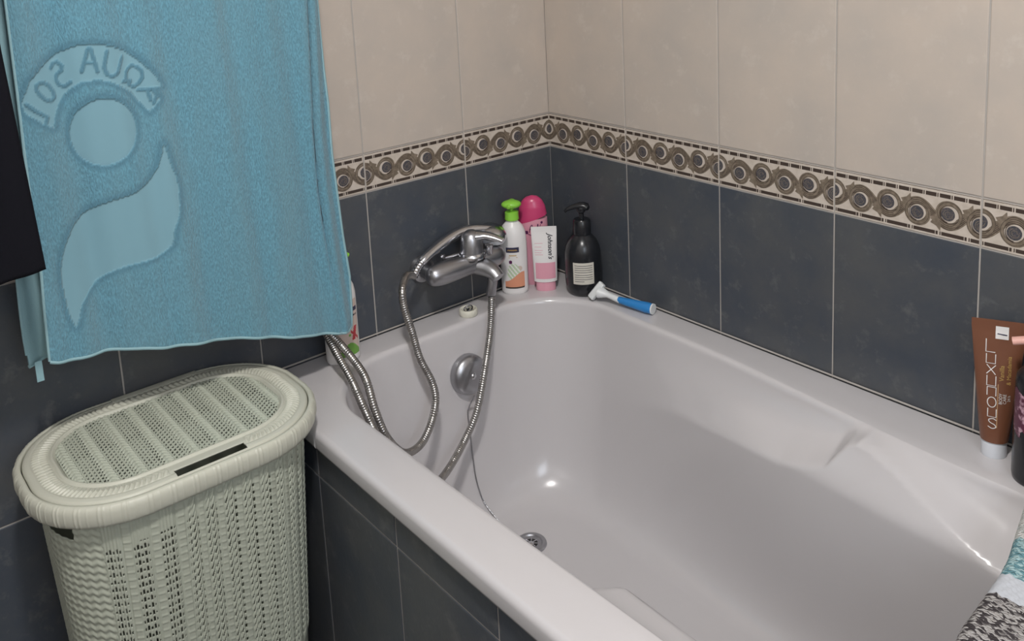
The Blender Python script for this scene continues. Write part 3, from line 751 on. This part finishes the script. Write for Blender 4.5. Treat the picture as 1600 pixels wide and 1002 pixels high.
pth, s_ = spline([(.078, .020, .062), (.092, .034, .062), (.108, .046, .058), (.122, .056, .052)], .004)
tube(mb, pth, np.interp(np.arange(len(pth)), [0, 3, len(pth) - 1], [.011, .0085, .0055]), m_chrome, n=16, sx=1.6)
mb.build('lever', MX)
mb = MB(); lathe(mb, [(.0075, 0), (.0075, .014), (.009, .016), (.009, .020), (.0, .022)], m_chrome, n=20, c=(.088, .045, .018)); mb.build('diverter_knob', MX)
mb = MB(); pth, s_ = spline([(.108, .034, -.018), (.111, .031, -.034), (.111, .028, -.050), (.110, .026, -.064)], .003)
tube(mb, pth, np.interp(np.arange(len(pth)), [0, 3, len(pth) - 1], [.013, .0115, .0105]), m_satin, n=20); mb.build('hose_outlet', MX)
mb = MB()   # cradle for the hand shower behind the dome
tube(mb, spline([(.052, -.052, .030), (.050, -.045, .022), (.048, -.01, .020), (.050, .035, .022), (.056, .045, .034), (.064, .048, .052)], .003)[0], .0055, m_chrome, n=12); mb.build('cradle', MX)

# hand shower with its hose
HS = thing('hand_shower', (.041, -.2745, .6845), 'chrome hand shower lying across the bath mixer, its long corrugated hose looping into the tub', 'hand shower')
mb = MB()
pth, s_ = spline([(.010, -.137, .004), (.006, -.115, .014), (-.002, -.07, .027), (-.006, -.03, .035), (-.004, .000, .036), (.002, .025, .033), (.008, .048, .028)], .003)
nP = len(pth); tube(mb, pth, np.interp(np.linspace(0, 1, nP), [0, .04, .3, .6, .8, 1], [.0085, .0100, .0108, .0112, .0112, .0095]), m_chrome, n=24, sx=1.15); mb.build('handle', HS)
mb = MB(); Mh = Matrix.Translation((.010, .051, .022)) @ Matrix.Scale(.88, 4) @ Matrix.Rotation(math.radians(-6), 4, 'X') @ Matrix.Rotation(math.radians(12), 4, 'Y')
lathe(mb, [(0, .0165), (.014, .0155), (.027, .012), (.036, .004), (.0385, -.004), (.0375, -.009)], m_chrome, n=48, M=Mh, cap=False)
lathe(mb, [(.0372, -.0085), (.0345, -.020), (.028, -.024), (0, -.0245)], m_cap, n=48, M=Mh, cap=False); mb.build('spray_head', HS)
mb = MB()
nutp = [(.010, -.137, .004), (.013, -.150, -.005), (.017, -.162, -.016)]
tube(mb, spline(nutp, .002)[0], np.array([.0085 + .0012 * (i % 3 == 0) for i in range(len(spline(nutp, .002)[0]))]), m_chrome, n=16); mb.build('hose_nut', HS)
mb = MB()
HO = np.array([.041, -.2745, .6845])
hp = [(.110, -.279, .590), (.115, -.286, .555), (.120, -.296, .516), (.150, -.331, .481), (.166, -.361, .425), (.172, -.384, .380), (.175, -.413, .345), (.200, -.460, .330), (.225, -.506, .325), (.250, -.547, .335), (.275, -.590, .355),
      (.285, -.625, .400), (.262, -.640, .440), (.228, -.645, .476), (.197, -.648, .514), (.166, -.651, .5555), (.120, -.652, .590), (.075, -.654, .632), (.052, -.668, .70), (.042, -.690, .80), (.040, -.700, .90), (.042, -.712, .945), (.042, -.727, .958),
      (.042, -.740, .945), (.042, -.735, .90), (.042, -.708, .80), (.052, -.682, .71), (.083, -.656, .640), (.112, -.640, .606), (.148, -.628, .5735), (.178, -.628, .5525), (.203, -.630, .510), (.220, -.622, .462), (.222, -.598, .420), (.213, -.570, .399),
      (.198, -.532, .395), (.183, -.499, .415), (.168, -.475, .447), (.154, -.471, .481), (.140, -.487, .534), (.130, -.494, .587), (.120, -.502, .640), (.114, -.500, .672), (.092, -.480, .682), (.074, -.460, .682), (.058, -.4365, .6685)]
pth, s_ = spline(hp, .0011)
tube(mb, pth - HO, .0070 + .0009 * np.abs(np.sin(s_ / .0046 * PI)), m_hose, n=12); mb.build('hose', HS)['label'] = 'corrugated chrome shower hose'
hk = MB(); lathe(hk, [(.016, 0), (.016, .004), (.006, .008), (.006, .055), (.012, .058), (.012, .062)], m_chrome, n=24, M=Matrix.Translation((.0016, -.7265, .942)) @ Matrix.Rotation(PI / 2, 4, 'Y'))
tag(hk.build('wall_hook'), 'small chrome wall hook behind the blue towel holding the shower hose', 'hook')

# ------------------------------------------------------------------ bottles
def prof_r(prof, z):
    p = np.array(prof); o = np.argsort(p[:, 1], kind='stable'); return np.interp(z, p[o, 1], p[o, 0])
def patch(mb, prof, sx, sy, u0, u1, z0, z1, du, dz, fn, off=.0004):
    """cells on the bottle's wall; u = arc length at the front (-Y), fn(u,z) -> material or None"""
    U = np.arange(u0, u1, du); Zs = np.arange(z0, z1, dz)
    for a in U:
        for b in Zs:
            mt = fn(a + du / 2, b + dz / 2)
            if mt is None: continue
            V = [srf(prof, sx, sy, p, q, off) for p, q in ((a, b), (a + du, b), (a + du, b + dz), (a, b + dz))]
            mb.add(V, [(0, 1, 2, 3)], mt)
def srf(prof, sx, sy, u, z, off=.0004):
    r = float(prof_r(prof, z)) + off; R0 = max(float(prof_r(prof, z)) * sx, .01); t = u / R0
    return (r * sx * math.sin(t), -r * sy * math.cos(t), z)
def text_on(mb, prof, sx, sy, s, u, z, size, mt, off=.0007, rot=0, bold=False, shear=0, stretch=1):
    V, F = text_poly(s, size, bold, shear); c, sn = math.cos(rot), math.sin(rot)
    mb.add([srf(prof, sx, sy, u + (x * stretch) * c - y * sn, z + (x * stretch) * sn + y * c, off) for x, y in V], F, mt)
def pump(mb, z, mt, ang=180, s=1.0, reach=.032, collar=.012):
    """collar, stem and a curved nozzle pointing at ang degrees (0 = local +X)"""
    lathe(mb, [(collar, 0), (collar * 1.04, .002), (collar, .004), (collar * .98, .018), (collar * .80, .020), (.005, .021)], mt, n=40, c=(0, 0, z), flutes=20, fl=.015)
    lathe(mb, [(.0045, .020), (.0045, .032 * s)], mt, n=16, c=(0, 0, z))
    ca, sa = math.cos(math.radians(ang)), math.sin(math.radians(ang))
    pth, s_ = spline([(-.010 * ca, -.010 * sa, z + .036 * s), (0, 0, z + .039 * s), (reach * .5 * ca, reach * .5 * sa, z + .040 * s), (reach * ca, reach * sa, z + .034 * s)], .002)
    tube(mb, pth, np.interp(np.arange(len(pth)), [0, 2, len(pth) * .5, len(pth) - 1], [.004, .0088, .0062, .0035]), mt, n=16, sx=1.25)
    lathe(mb, [(.0085, .030 * s), (.0095, .034 * s), (.009, .042 * s), (.004, .0445 * s), (0, .0448 * s)], mt, n=24, c=(0, 0, z))

def pump_bottle(name, x, y, label, mode, h=.165, r=.031, nozzle=180, pumpmat=None, rzoff=0):
    t = thing(name, (x, y, ZR), label, 'bottle', face_cam(x, y) + rzoff)
    prof = [(0, 0), (r * .90, 0), (r * .98, .003), (r, .008), (r, h * .70), (r * .985, h * .78), (r * .92, h * .86), (r * .76, h * .93), (r * .55, h * .975), (.0125, h), (.0120, h + .004)]
    mb = MB(); lathe(mb, prof, m_pwhite, n=56, sy=.80)
    hw = r * .86
    if mode == 'peach':
        def fn(u, z):
            if .100 < z < .112 and -.018 < u < .012: return m_navy
            if abs(z - .0165) < .0018 and abs(u) < hw * .9: return m_vdark
            if .018 < z < .018 + .036 * (.4 + .6 * sstep(-.02, .02, u)) and abs(u) < hw * .92: return m_peach
            if (u + .002) ** 2 / .00022 + (z - .052) ** 2 / .0005 < 1: return m_palegr if math.sin(u * 700 + z * 500) > -.3 else m_whitep
            if (u - .012) ** 2 + (z - .062) ** 2 < .00004: return m_beige
            if math.hypot(u + .008, z - .078) < .004: return m_purple
            return None
        patch(mb, prof, 1, .8, -.026, .026, .014, .125, .0012, .0012, fn)
        text_on(mb, prof, 1, .8, 'Garnier', -.003, .1058, .0085, m_gold, bold=True) if False else None
        for k, (a, b) in enumerate(((-.012, .006), (-.009, .004))):
            V, F = ribbon([(q, .106 + .0016 * math.sin(q * 1500)) for q in np.linspace(-.014, .008, 30)], .0012) if k == 0 else ribbon([(q, .0935 + .0014 * math.sin(q * 1900)) for q in np.linspace(-.011, .006, 30)], .0012)
            mb.add([srf(prof, 1, .8, p, q, .0008) for p, q in V], F, m_gold)
        V, F = ribbon([(-.012, .0885), (.008, .0885)], .0012); mb.add([srf(prof, 1, .8, p, q, .0008) for p, q in V], F, m_gold)
    else:
        def fn(u, z):
            if z > .128 or z < .016: return None
            if .103 < z - .18 * u * 0 < .112 and u > -.012: return m_navy
            if z < .030 + .012 * math.cos((u - .004) * 90): return m_leafg
            if .094 < z < .098 and u > -.006 and (u * 900) % 3 > 1: return m_ink
            p = (u - .016, z - .060)
            if abs(p[0] - .25 * p[1]) < .0042 and abs(p[1]) < .014 or abs(p[1] + .004 + p[0]) < .003 and abs(p[0]) < .010: return m_redp
            if math.hypot(u - .004, z - .058) < .003: return m_leafg
            return m_beige
        patch(mb, prof, 1, .8, -.026, .027, .016, .128, .0012, .0012, fn)
    mb.build('body', t)
    mb = MB(); pump(mb, h + .003, pumpmat, nozzle, s=1.0, reach=.026, collar=.0155); ellipsoid(mb, (0, -.006, h + .040), (.0225, .017, .0098), pumpmat); mb.build('pump', t)['label'] = 'lime green pump head'
    return t
pump_bottle('pump_bottle', .040, -.158, 'white pump bottle with lime green pump and peach label, in the corner beside the mixer', 'peach', h=.168, r=.0305, nozzle=-105, pumpmat=m_green)
pump_bottle('pump_bottle', .055, -.608, 'white and lime green pump bottle half hidden behind the blue towel edge', 'dog', h=.174, r=.0340, nozzle=-20, pumpmat=m_green, rzoff=.45)

# pink bottle standing behind the white tube
t = thing('shower_gel_bottle', (.034, -.092, ZR), 'bottle with a domed hot pink cap, behind the white tube in the corner', 'bottle', face_cam(.03, -.09))
pr = [(0, 0), (.028, 0), (.032, .004), (.0335, .02), (.034, .09), (.0338, .14), (.0325, .165), (.029, .185), (.022, .2), (.012, .208), (0, .211)]
mb = MB(); lathe(mb, [q for q in pr if q[1] < .16] + [(.0332, .158), (0, .158)], m_palepink, n=56, sy=.62)
def fnp(u, z):
    if (u + .016) ** 2 + (z - .128) ** 2 < .00002 or (u - .021) ** 2 + (z - .150) ** 2 < .00001: return m_purple
    return None
patch(mb, pr, 1, .62, -.03, .03, .09, .16, .001, .001, fnp)
for st in ([(-.009, .128), (-.006, .142), (-.002, .146), (-.004, .137), (-.009, .135)], [(-.002, .128), (.002, .139), (.004, .128), (.007, .140)], [(.008, .130), (.011, .148), (.012, .130)], [(.013, .131), (.016, .142), (.018, .146)], [(-.012, .124), (.0, .121), (.016, .126)]):
    V, F = ribbon(spline([(a, b, 0) for a, b in st], .001)[0][:, :2], .0017); mb.add([srf(pr, 1, .62, p, q, .0007) for p, q in V], F, m_purple)
mb.build('body', t)
mb = MB(); n = 56; k = 16; V = []
for j in range(k):
    for i in range(n):
        a = 2 * PI * i / n; zb_ = .156 + .010 * math.cos(a) * 1.0; z = zb_ + (.211 - zb_) * (j / (k - 1)); r = float(prof_r(pr, z)) + .0008 if j < k - 1 else .0002
        V.append((r * math.cos(a), .62 * r * math.sin(a), z))
mb.add(V, [(j * n + i, j * n + (i + 1) % n, (j + 1) * n + (i + 1) % n, (j + 1) * n + i) for j in range(k - 1) for i in range(n)], m_pink)
mb.build('cap', t)['label'] = 'domed hot pink cap'

def tube_bottle(t, w_top, r_bot, z0, z1, mt, ry=None, capz=.0, capr=.02, capm=None, crimp=.008):
    """squeeze tube standing on its cap, flattening into a crimped seam at the top; returns a surface function"""
    ry = ry or r_bot; n = 64; k = 40; V = []
    def wid(s): return r_bot + (w_top / 2 - r_bot) * s ** .9
    def dep(s): return max(ry * (1 - s ** 1.5), .0009)
    zz = np.r_[np.linspace(z0, z1 - crimp, k - 2), z1 - crimp * .5, z1]
    for z in zz:
        s = min((z - z0) / (z1 - crimp - z0), 1)
        for i in range(n):
            a = 2 * PI * i / n; ex = .8 + .2 * (1 - s)
            V.append((wid(s) * math.copysign(abs(math.cos(a)) ** ex, math.cos(a)), dep(s) * math.sin(a), z))
    mb = MB(); mb.add(V, [(j * n + i, j * n + (i + 1) % n, (j + 1) * n + (i + 1) % n, (j + 1) * n + i) for j in range(k - 1) for i in range(n)] + [list(range(n)), [(k - 1) * n + i for i in range(n)]], mt)
    def S(u, z, off=.0005):
        s = min(max((z - z0) / (z1 - crimp - z0), 0), 1); W = wid(s); ex = .8 + .2 * (1 - s); q = min(abs(u) / W, .999)
        c = q ** (1 / ex); return (u, -dep(s) * math.sqrt(max(1 - c * c, 0)) - off, z)
    cp = MB(); lathe(cp, [(0, 0), (capr * .96, 0), (capr, .002), (capr * .98, capz - .002), (capr * .95, capz), (0, capz + .001)], capm, n=48, sy=ry / r_bot)
    return mb, cp, S
def cells(mb, S, u0, u1, z0, z1, d, fn, off=.0006):
    for a in np.arange(u0, u1, d):
        for b in np.arange(z0, z1, d):
            mt = fn(a + d / 2, b + d / 2)
            if mt: mb.add([S(a, b, off), S(a + d, b, off), S(a + d, b + d, off), S(a, b + d, off)], [(0, 1, 2, 3)], mt)
def stroke(mb, S, pts, wd, mt, off=.001, sm=True):
    q = spline([(a, b, 0) for a, b in pts], .0012)[0][:, :2] if sm and len(pts) > 2 else np.array(pts, float)
    V, F = ribbon(q, wd); mb.add([S(a, b, off) for a, b in V], F, mt)
def write(mb, S, s, u, z, size, mt, rot=0, off=.001, shear=0, bold=False):
    V, F = text_poly(s, size, bold, shear); c, sn = math.cos(rot), math.sin(rot)
    mb.add([S(u + x * c - y * sn, z + x * sn + y * c, off) for x, y in V], F, mt)

# white and pink squeeze tube
t = thing('lotion_tube', (.084, -.103, ZR), 'small white flat-topped lotion tube standing in front of the pink capped bottle', 'tube', face_cam(.084, -.103))
mb, cp, S = tube_bottle(t, .058, .0265, .022, .150, m_pwhite, ry=.014, capz=.022, capr=.0225, capm=m_palepink)
cells(mb, S, -.022, .022, .030, .066, .0015, lambda u, z: m_palepink)
write(mb, S, "Johnson's", .013, .105, .0150, m_ink, rot=-PI / 2, shear=.35, bold=True)
for i, q in enumerate((.112, .104, .096, .091, .086)): stroke(mb, S, [(-.022, q), (-.022 + .018 - .003 * (i % 2), q)], .0009, m_palepink, sm=False)
mb.build('body', t); cp.build('cap', t)

# black pump bottle with paper label
t = thing('pump_bottle', (.158, -.054, ZR), 'black rounded pump bottle with a cream paper label, against the wall in the corner', 'bottle', face_cam(.158, -.052))
pr = [(0, .002), (.025, 0), (.032, .003), (.0375, .011), (.0402, .024), (.0412, .04), (.0412, .085), (.0405, .098), (.0375, .112), (.032, .124), (.024, .134), (.0175, .140), (.0165, .148)]
mb = MB(); lathe(mb, pr, m_black_pl, n=64)
def fnl(u, z):
    row, ph = divmod(z - .035, .0052)
    if ph < .0012 and .0375 < z < .081 and -.0205 < u < (.0205 if row > 1 else .002): return m_ink
    return m_paper
patch(mb, pr, 1, 1, -.0235, .0235, .034, .0840, .0012, .00125, fnl)
mb.build('body', t)
mb = MB(); lathe(mb, [(.0195, .139), (.0200, .143), (.0192, .169), (.0165, .173), (.006, .1735)], m_black_pl, n=44, flutes=22, fl=.02)
lathe(mb, [(.006, .170), (.0055, .190)], m_black_pl, n=20)
pth, s_ = spline([(.017, 0, .196), (.004, 0, .203), (-.014, 0, .202), (-.030, 0, .196), (-.037, 0, .190)], .002)
tube(mb, pth, np.interp(np.arange(len(pth)), [0, 3, len(pth) * .5, len(pth) - 1], [.0045, .0095, .0062, .0030]), m_black_pl, n=16, sx=1.3)
lathe(mb, [(.006, .186), (.010, .192), (.0105, .199), (.007, .206), (0, .2075)], m_black_pl, n=28); mb.build('pump', t)

# razor lying on the rim in front of the black bottle
a0 = Vector((.214, -.068, 0)); b0 = Vector((.342, -.038, 0)); dr_ = (b0 - a0); ang = math.atan2(dr_.y, dr_.x)
t = thing('razor', (a0.x, a0.y, ZR), 'disposable razor with white head and blue handle lying on the tub rim', 'razor', ang)
mb = MB(); tube(mb, spline([(.008, 0, .022), (.03, 0, .020), (.060, 0, .014)], .003)[0], np.interp(np.linspace(0, 1, len(spline([(.008, 0, .022), (.03, 0, .020), (.060, 0, .014)], .003)[0])), [0, .4, 1], [.0130, .0060, .0068]), m_razor, n=16, sx=1.2); mb.build('neck', t)
mb = MB(); pth, s_ = spline([(.056, 0, .0150), (.085, 0, .0140), (.12, 0, .0130), (.134, 0, .0128), (.138, 0, .0128)], .003)
tube(mb, pth, np.interp(np.linspace(0, 1, len(pth)), [0, .3, .85, 1], [.0068, .0085, .0115, .0105]), m_blue, n=20, sx=1.15); mb.build('handle', t)['label'] = 'blue rubber handle'
mb = MB(); tube(mb, [(.138, 0, .0128), (.1410, 0, .0128)], .0115, m_razor, n=20); mb.build('end_cap', t)
mb = MB(); Mz = Matrix.Translation((.0, 0, .0235)) @ Matrix.Rotation(math.radians(62), 4, 'X') @ Matrix.Rotation(math.radians(-30), 4, 'Z')
tmp = MB(); box(tmp, (-.0075, -.0215, -.0055), (.0075, .0215, .0055), m_razor, .002)
for q in (-.003, 0, .003): box(tmp, (-.0087 , -.019, q - .0004), (-.0070, .019, q + .0004), m_satin)
V = np.concatenate(tmp.v); V = V @ np.array(Mz.to_3x3()).T + np.array(Mz.translation)
for f, mi in zip(tmp.f, tmp.m): pass
mb.mats = tmp.mats; mb.v = [V]; mb.f = tmp.f; mb.m = tmp.m; mb.n = len(V); mb.build('head', t)

# round plug-like ring on the rim under the mixer
t = thing('bath_plug', (.066, -.311, ZR), 'small round cream plug with a metal ring, on the rim below the mixer', 'plug')
mb = MB(); lathe(mb, [(0, 0), (.0185, 0), (.0200, .002), (.0200, .012), (.0185, .0145), (.0165, .0148), (.0150, .013), (.0145, .0075), (0, .007)], m_cream_pl, n=48); mb.build('body', t)
mb = MB(); pth = [(.010 * math.cos(q), .010 * math.sin(q) * .9, .0135 + .0035 * math.sin(q)) for q in np.linspace(0, 2 * PI, 33)]; tube(mb, pth, .0018, m_chrome, n=8, cap=False)
lathe(mb, [(.0, .0145), (.004, .0138), (.0045, .0075)], m_chrome, n=20); mb.build('ring', t)

# brown squeeze tube
t = thing('cream_tube', (1.051, -.045, ZR), 'copper brown squeeze tube with thin white lettering, standing on its pale cap against the wall', 'tube', face_cam(1.056, -.05) + .06)
mb, cp, S = tube_bottle(t, 0.074, .0195, .026, .216, m_brown, ry=.0175, capz=.027, capr=.0180, capm=m_cap, crimp=.010)
cells(mb, S, -.0045, .0130, .1880, .2065, .00175, lambda u, z: m_whitep)
stroke(mb, S, [(-.002, .1960), (.011, .1950)], .0015, m_navy, off=.0014, sm=False)
gl = [('L', [[(0, 1), (0, 0), (1, 0)]]), ('U', [[(0, 1), (0, 0), (1, 0), (1, 1)]]), ('X', [[(0, 1), (1, 0)], [(1, 1), (0, 0)]]), ('U', [[(0, 1), (0, 0), (1, 0), (1, 1)]]), ('R', [[(0, 0), (0, 1), (1, 1), (1, 0)]]),
      ('O', [[(.5 + .5 * math.cos(q), .5 + .5 * math.sin(q)) for q in np.linspace(0, 2 * PI, 15)]]), ('U', [[(0, 1), (0, 0), (1, 0), (1, 1)]]), ('S', [[(1, .85), (.6, 1), (.1, .85), (.2, .6), (.8, .4), (.95, .15), (.5, 0), (0, .15)]])]
zt = .1880
for i, (nm, sts) in enumerate(gl):
    hh = (.0225, .0165, .0165, .0175, .0150, .0180, .0150, .0180)[i]; ww = .0125 - .0002 * i; x0 = -.0165 + .0009 * i
    for st in sts: stroke(mb, S, [(x0 + a * ww, zt - hh * .92 + b * hh * .86) for a, b in st], .0012, m_whitep, sm=(nm in 'OS'))
    zt -= hh
stroke(mb, S, [(.0015, .052), (.0015, .120)], .0010, m_tan, sm=False)
write(mb, S, 'Vanilla', .0060, .137, .0092, m_gold, rot=PI / 2)
write(mb, S, '& Macadamia', .0155, .142, .0082, m_gold, rot=PI / 2)
write(mb, S, 'BODY', .0055, .098, .0062, m_whitep, rot=PI / 2); write(mb, S, 'CARE', .0110, .098, .0062, m_whitep, rot=PI / 2); write(mb, S, '24 h', .0165, .099, .0055, m_whitep, rot=PI / 2)
mb.build('body', t); cp.build('cap', t)['label'] = 'pale pearl cap'

# black bottle with flower print, at the frame edge
t = thing('pump_bottle', (1.122, -.066, ZR), 'black pump bottle with purple flower print and blush nozzle, beside the brown tube', 'bottle', face_cam(1.122, -.066))
pr = [(0, 0), (.031, 0), (.0335, .003), (.0345, .008), (.0345, .150), (.033, .160), (.027, .168), (.016, .173), (.0135, .176)]
mb = MB(); lathe(mb, pr, m_black_pl, n=60)
def fnf(u, z):
    w_ = math.sin(u * 260 + 1.3 * math.sin(z * 170)) * .006
    return m_floral if .078 + w_ < z < .142 + .5 * w_ else None
patch(mb, pr, 1, 1, -.045, .045, .065, .150, .0015, .0015, fnf); mb.build('body', t)
mb = MB(); lathe(mb, [(.0145, .172), (.015, .174), (.0145, .192), (.006, .194)], m_black_pl, n=36)
lathe(mb, [(.005, .19), (.005, .205)], m_rose_pl, n=16)
tube(mb, spline([(.012, 0, .212), (0, 0, .213), (-.020, 0, .212), (-.040, 0, .207)], .002)[0], .0058, m_rose_pl, n=14, sx=1.2); mb.build('pump', t)['label'] = 'blush pink pump nozzle'

# ------------------------------------------------------------------ striped rug across the tub
def yarn(name, a, b):
    """slanted rows of short twisted stitches, each one of two yarn colours"""
    m = mat(name, a, .95); nt = m.node_tree; N = nt.nodes; L = nt.links; bs = N['Principled BSDF']
    tc = N.new('ShaderNodeTexCoord'); mp = N.new('ShaderNodeMapping'); mp.inputs['Rotation'].default_value = (0, 0, -.55); mp.inputs['Scale'].default_value = (150, 430, 90)
    vo = N.new('ShaderNodeTexVoronoi'); vo.inputs['Scale'].default_value = 1; vo.inputs['Randomness'].default_value = .55
    sp = N.new('ShaderNodeSeparateColor'); mr = N.new('ShaderNodeMapRange'); mr.inputs[1].default_value = .40; mr.inputs[2].default_value = .60
    mx = N.new('ShaderNodeMix'); mx.data_type = 'RGBA'; mx.inputs[6].default_value = (*a, 1); mx.inputs[7].default_value = (*b, 1)
    L.new(tc.outputs['Object'], mp.inputs[0]); L.new(mp.outputs[0], vo.inputs['Vector']); L.new(vo.outputs['Color'], sp.inputs[0]); L.new(sp.outputs[0], mr.inputs[0]); L.new(mr.outputs[0], mx.inputs[0]); L.new(mx.outputs[2], bs.inputs['Base Color'])
    bp = N.new('ShaderNodeBump'); bp.invert = True; bp.inputs['Distance'].default_value = .004; bp.inputs['Strength'].default_value = .9; L.new(vo.outputs['Distance'], bp.inputs['Height']); L.new(bp.outputs[0], bs.inputs['Normal'])
    return m
ym = [yarn('black_white_yarn', (.05, .042, .045), (.42, .40, .39)), mat('grey_felt', (.50, .52, .56), .9, bump=(300, .4, .001)), yarn('teal_yarn', (.12, .26, .30), (.36, .52, .54)), yarn('white_yarn', (.52, .55, .53), (.66, .66, .64))]
def make_rug():
    # cross-section: a flat loop with rounded left edge; swept from the front rim to the back rim
    ny = 260; ys = np.linspace(-.80, -.112, ny); th = .016
    nx = 90; xs = np.linspace(0, 1, nx); 
    loop = []
    for t in xs: loop.append((t * .29, 1))
    for q in np.linspace(PI / 2, -PI / 2, 10)[1:-1]: loop.append((.29 + th * math.cos(q) * .8, math.sin(q)))
    for t in xs[::-1]: loop.append((t * .29, -1))
    for q in np.linspace(-PI / 2, -3 * PI / 2, 10)[1:-1]: loop.append((th * math.cos(q) * .8, math.sin(q)))
    loop = np.array(loop)
    X0 = np.interp(ys, [-.8, -.5, -.44, -.335, -.30, -.28, -.16, -.055], [1.215, 1.206, 1.197, 1.192, 1.188, 1.184, 1.156, 1.148])
    sag = -.010 * np.sin(np.clip((ys + .66) / .42, 0, 1) * PI)
    P = np.zeros((len(loop), ny, 3))
    for j, y in enumerate(ys):
        bump_ = .0018 * np.sin(loop[:, 0] * 520 + y * 300) * np.sin(y * 620 - loop[:, 0] * 90)
        P[:, j, 0] = X0[j] + loop[:, 0]; P[:, j, 1] = y; P[:, j, 2] = ZR + .0205 + sag[j] + loop[:, 1] * (th + bump_)
    yc_ = (ys[:-1] + ys[1:]) / 2
    mi = np.zeros((len(loop), ny - 1), int)
    mi[:, yc_ > -.372] = 1; mi[:, yc_ > -.332] = 2; mi[:, yc_ > -.262] = 3
    # close: the loop is closed around
    o = grid_mesh('bath_rug', P, ym, matidx=mi, closed_u=True, flip=True)
    bm = bmesh.new(); bm.from_mesh(o.data); bmesh.ops.holes_fill(bm, edges=[e for e in bm.edges if e.is_boundary], sides=0); bmesh.ops.recalc_face_normals(bm, faces=bm.faces); bm.to_mesh(o.data); bm.free()
    tag(o, 'striped knitted rug in black and white, grey and teal laid across the tub', 'rug')
make_rug()

# ------------------------------------------------------------------ ceiling lamp
lp = thing('ceiling_lamp', (LAMP_POS[0], LAMP_POS[1], 2.449), 'round white ceiling lamp above the bathroom floor', 'lamp')
mb = MB(); lathe(mb, [(.13, 0), (.13, -.018), (.125, -.022)], m_pwhite, n=48); mb.build('base', lp)
m_glow = mat('lamp_glass', (.9, .88, .85), .4, emit=((1, .96, .92), 3.0))
mb = MB(); lathe(mb, [(.120, -.022), (.110, -.045), (.08, -.06), (.04, -.068), (0, -.07)], m_glow, n=48, cap=False); mb.build('diffuser', lp)
ld = bpy.data.lights.new('lamp_light', 'AREA'); ld.shape = 'DISK'; ld.size = .16; ld.energy = LAMP_POWER; ld.color = (1, .97, .94)
lo = bpy.data.objects.new('lamp_light', ld); COL.objects.link(lo); lo.location = LAMP_POS
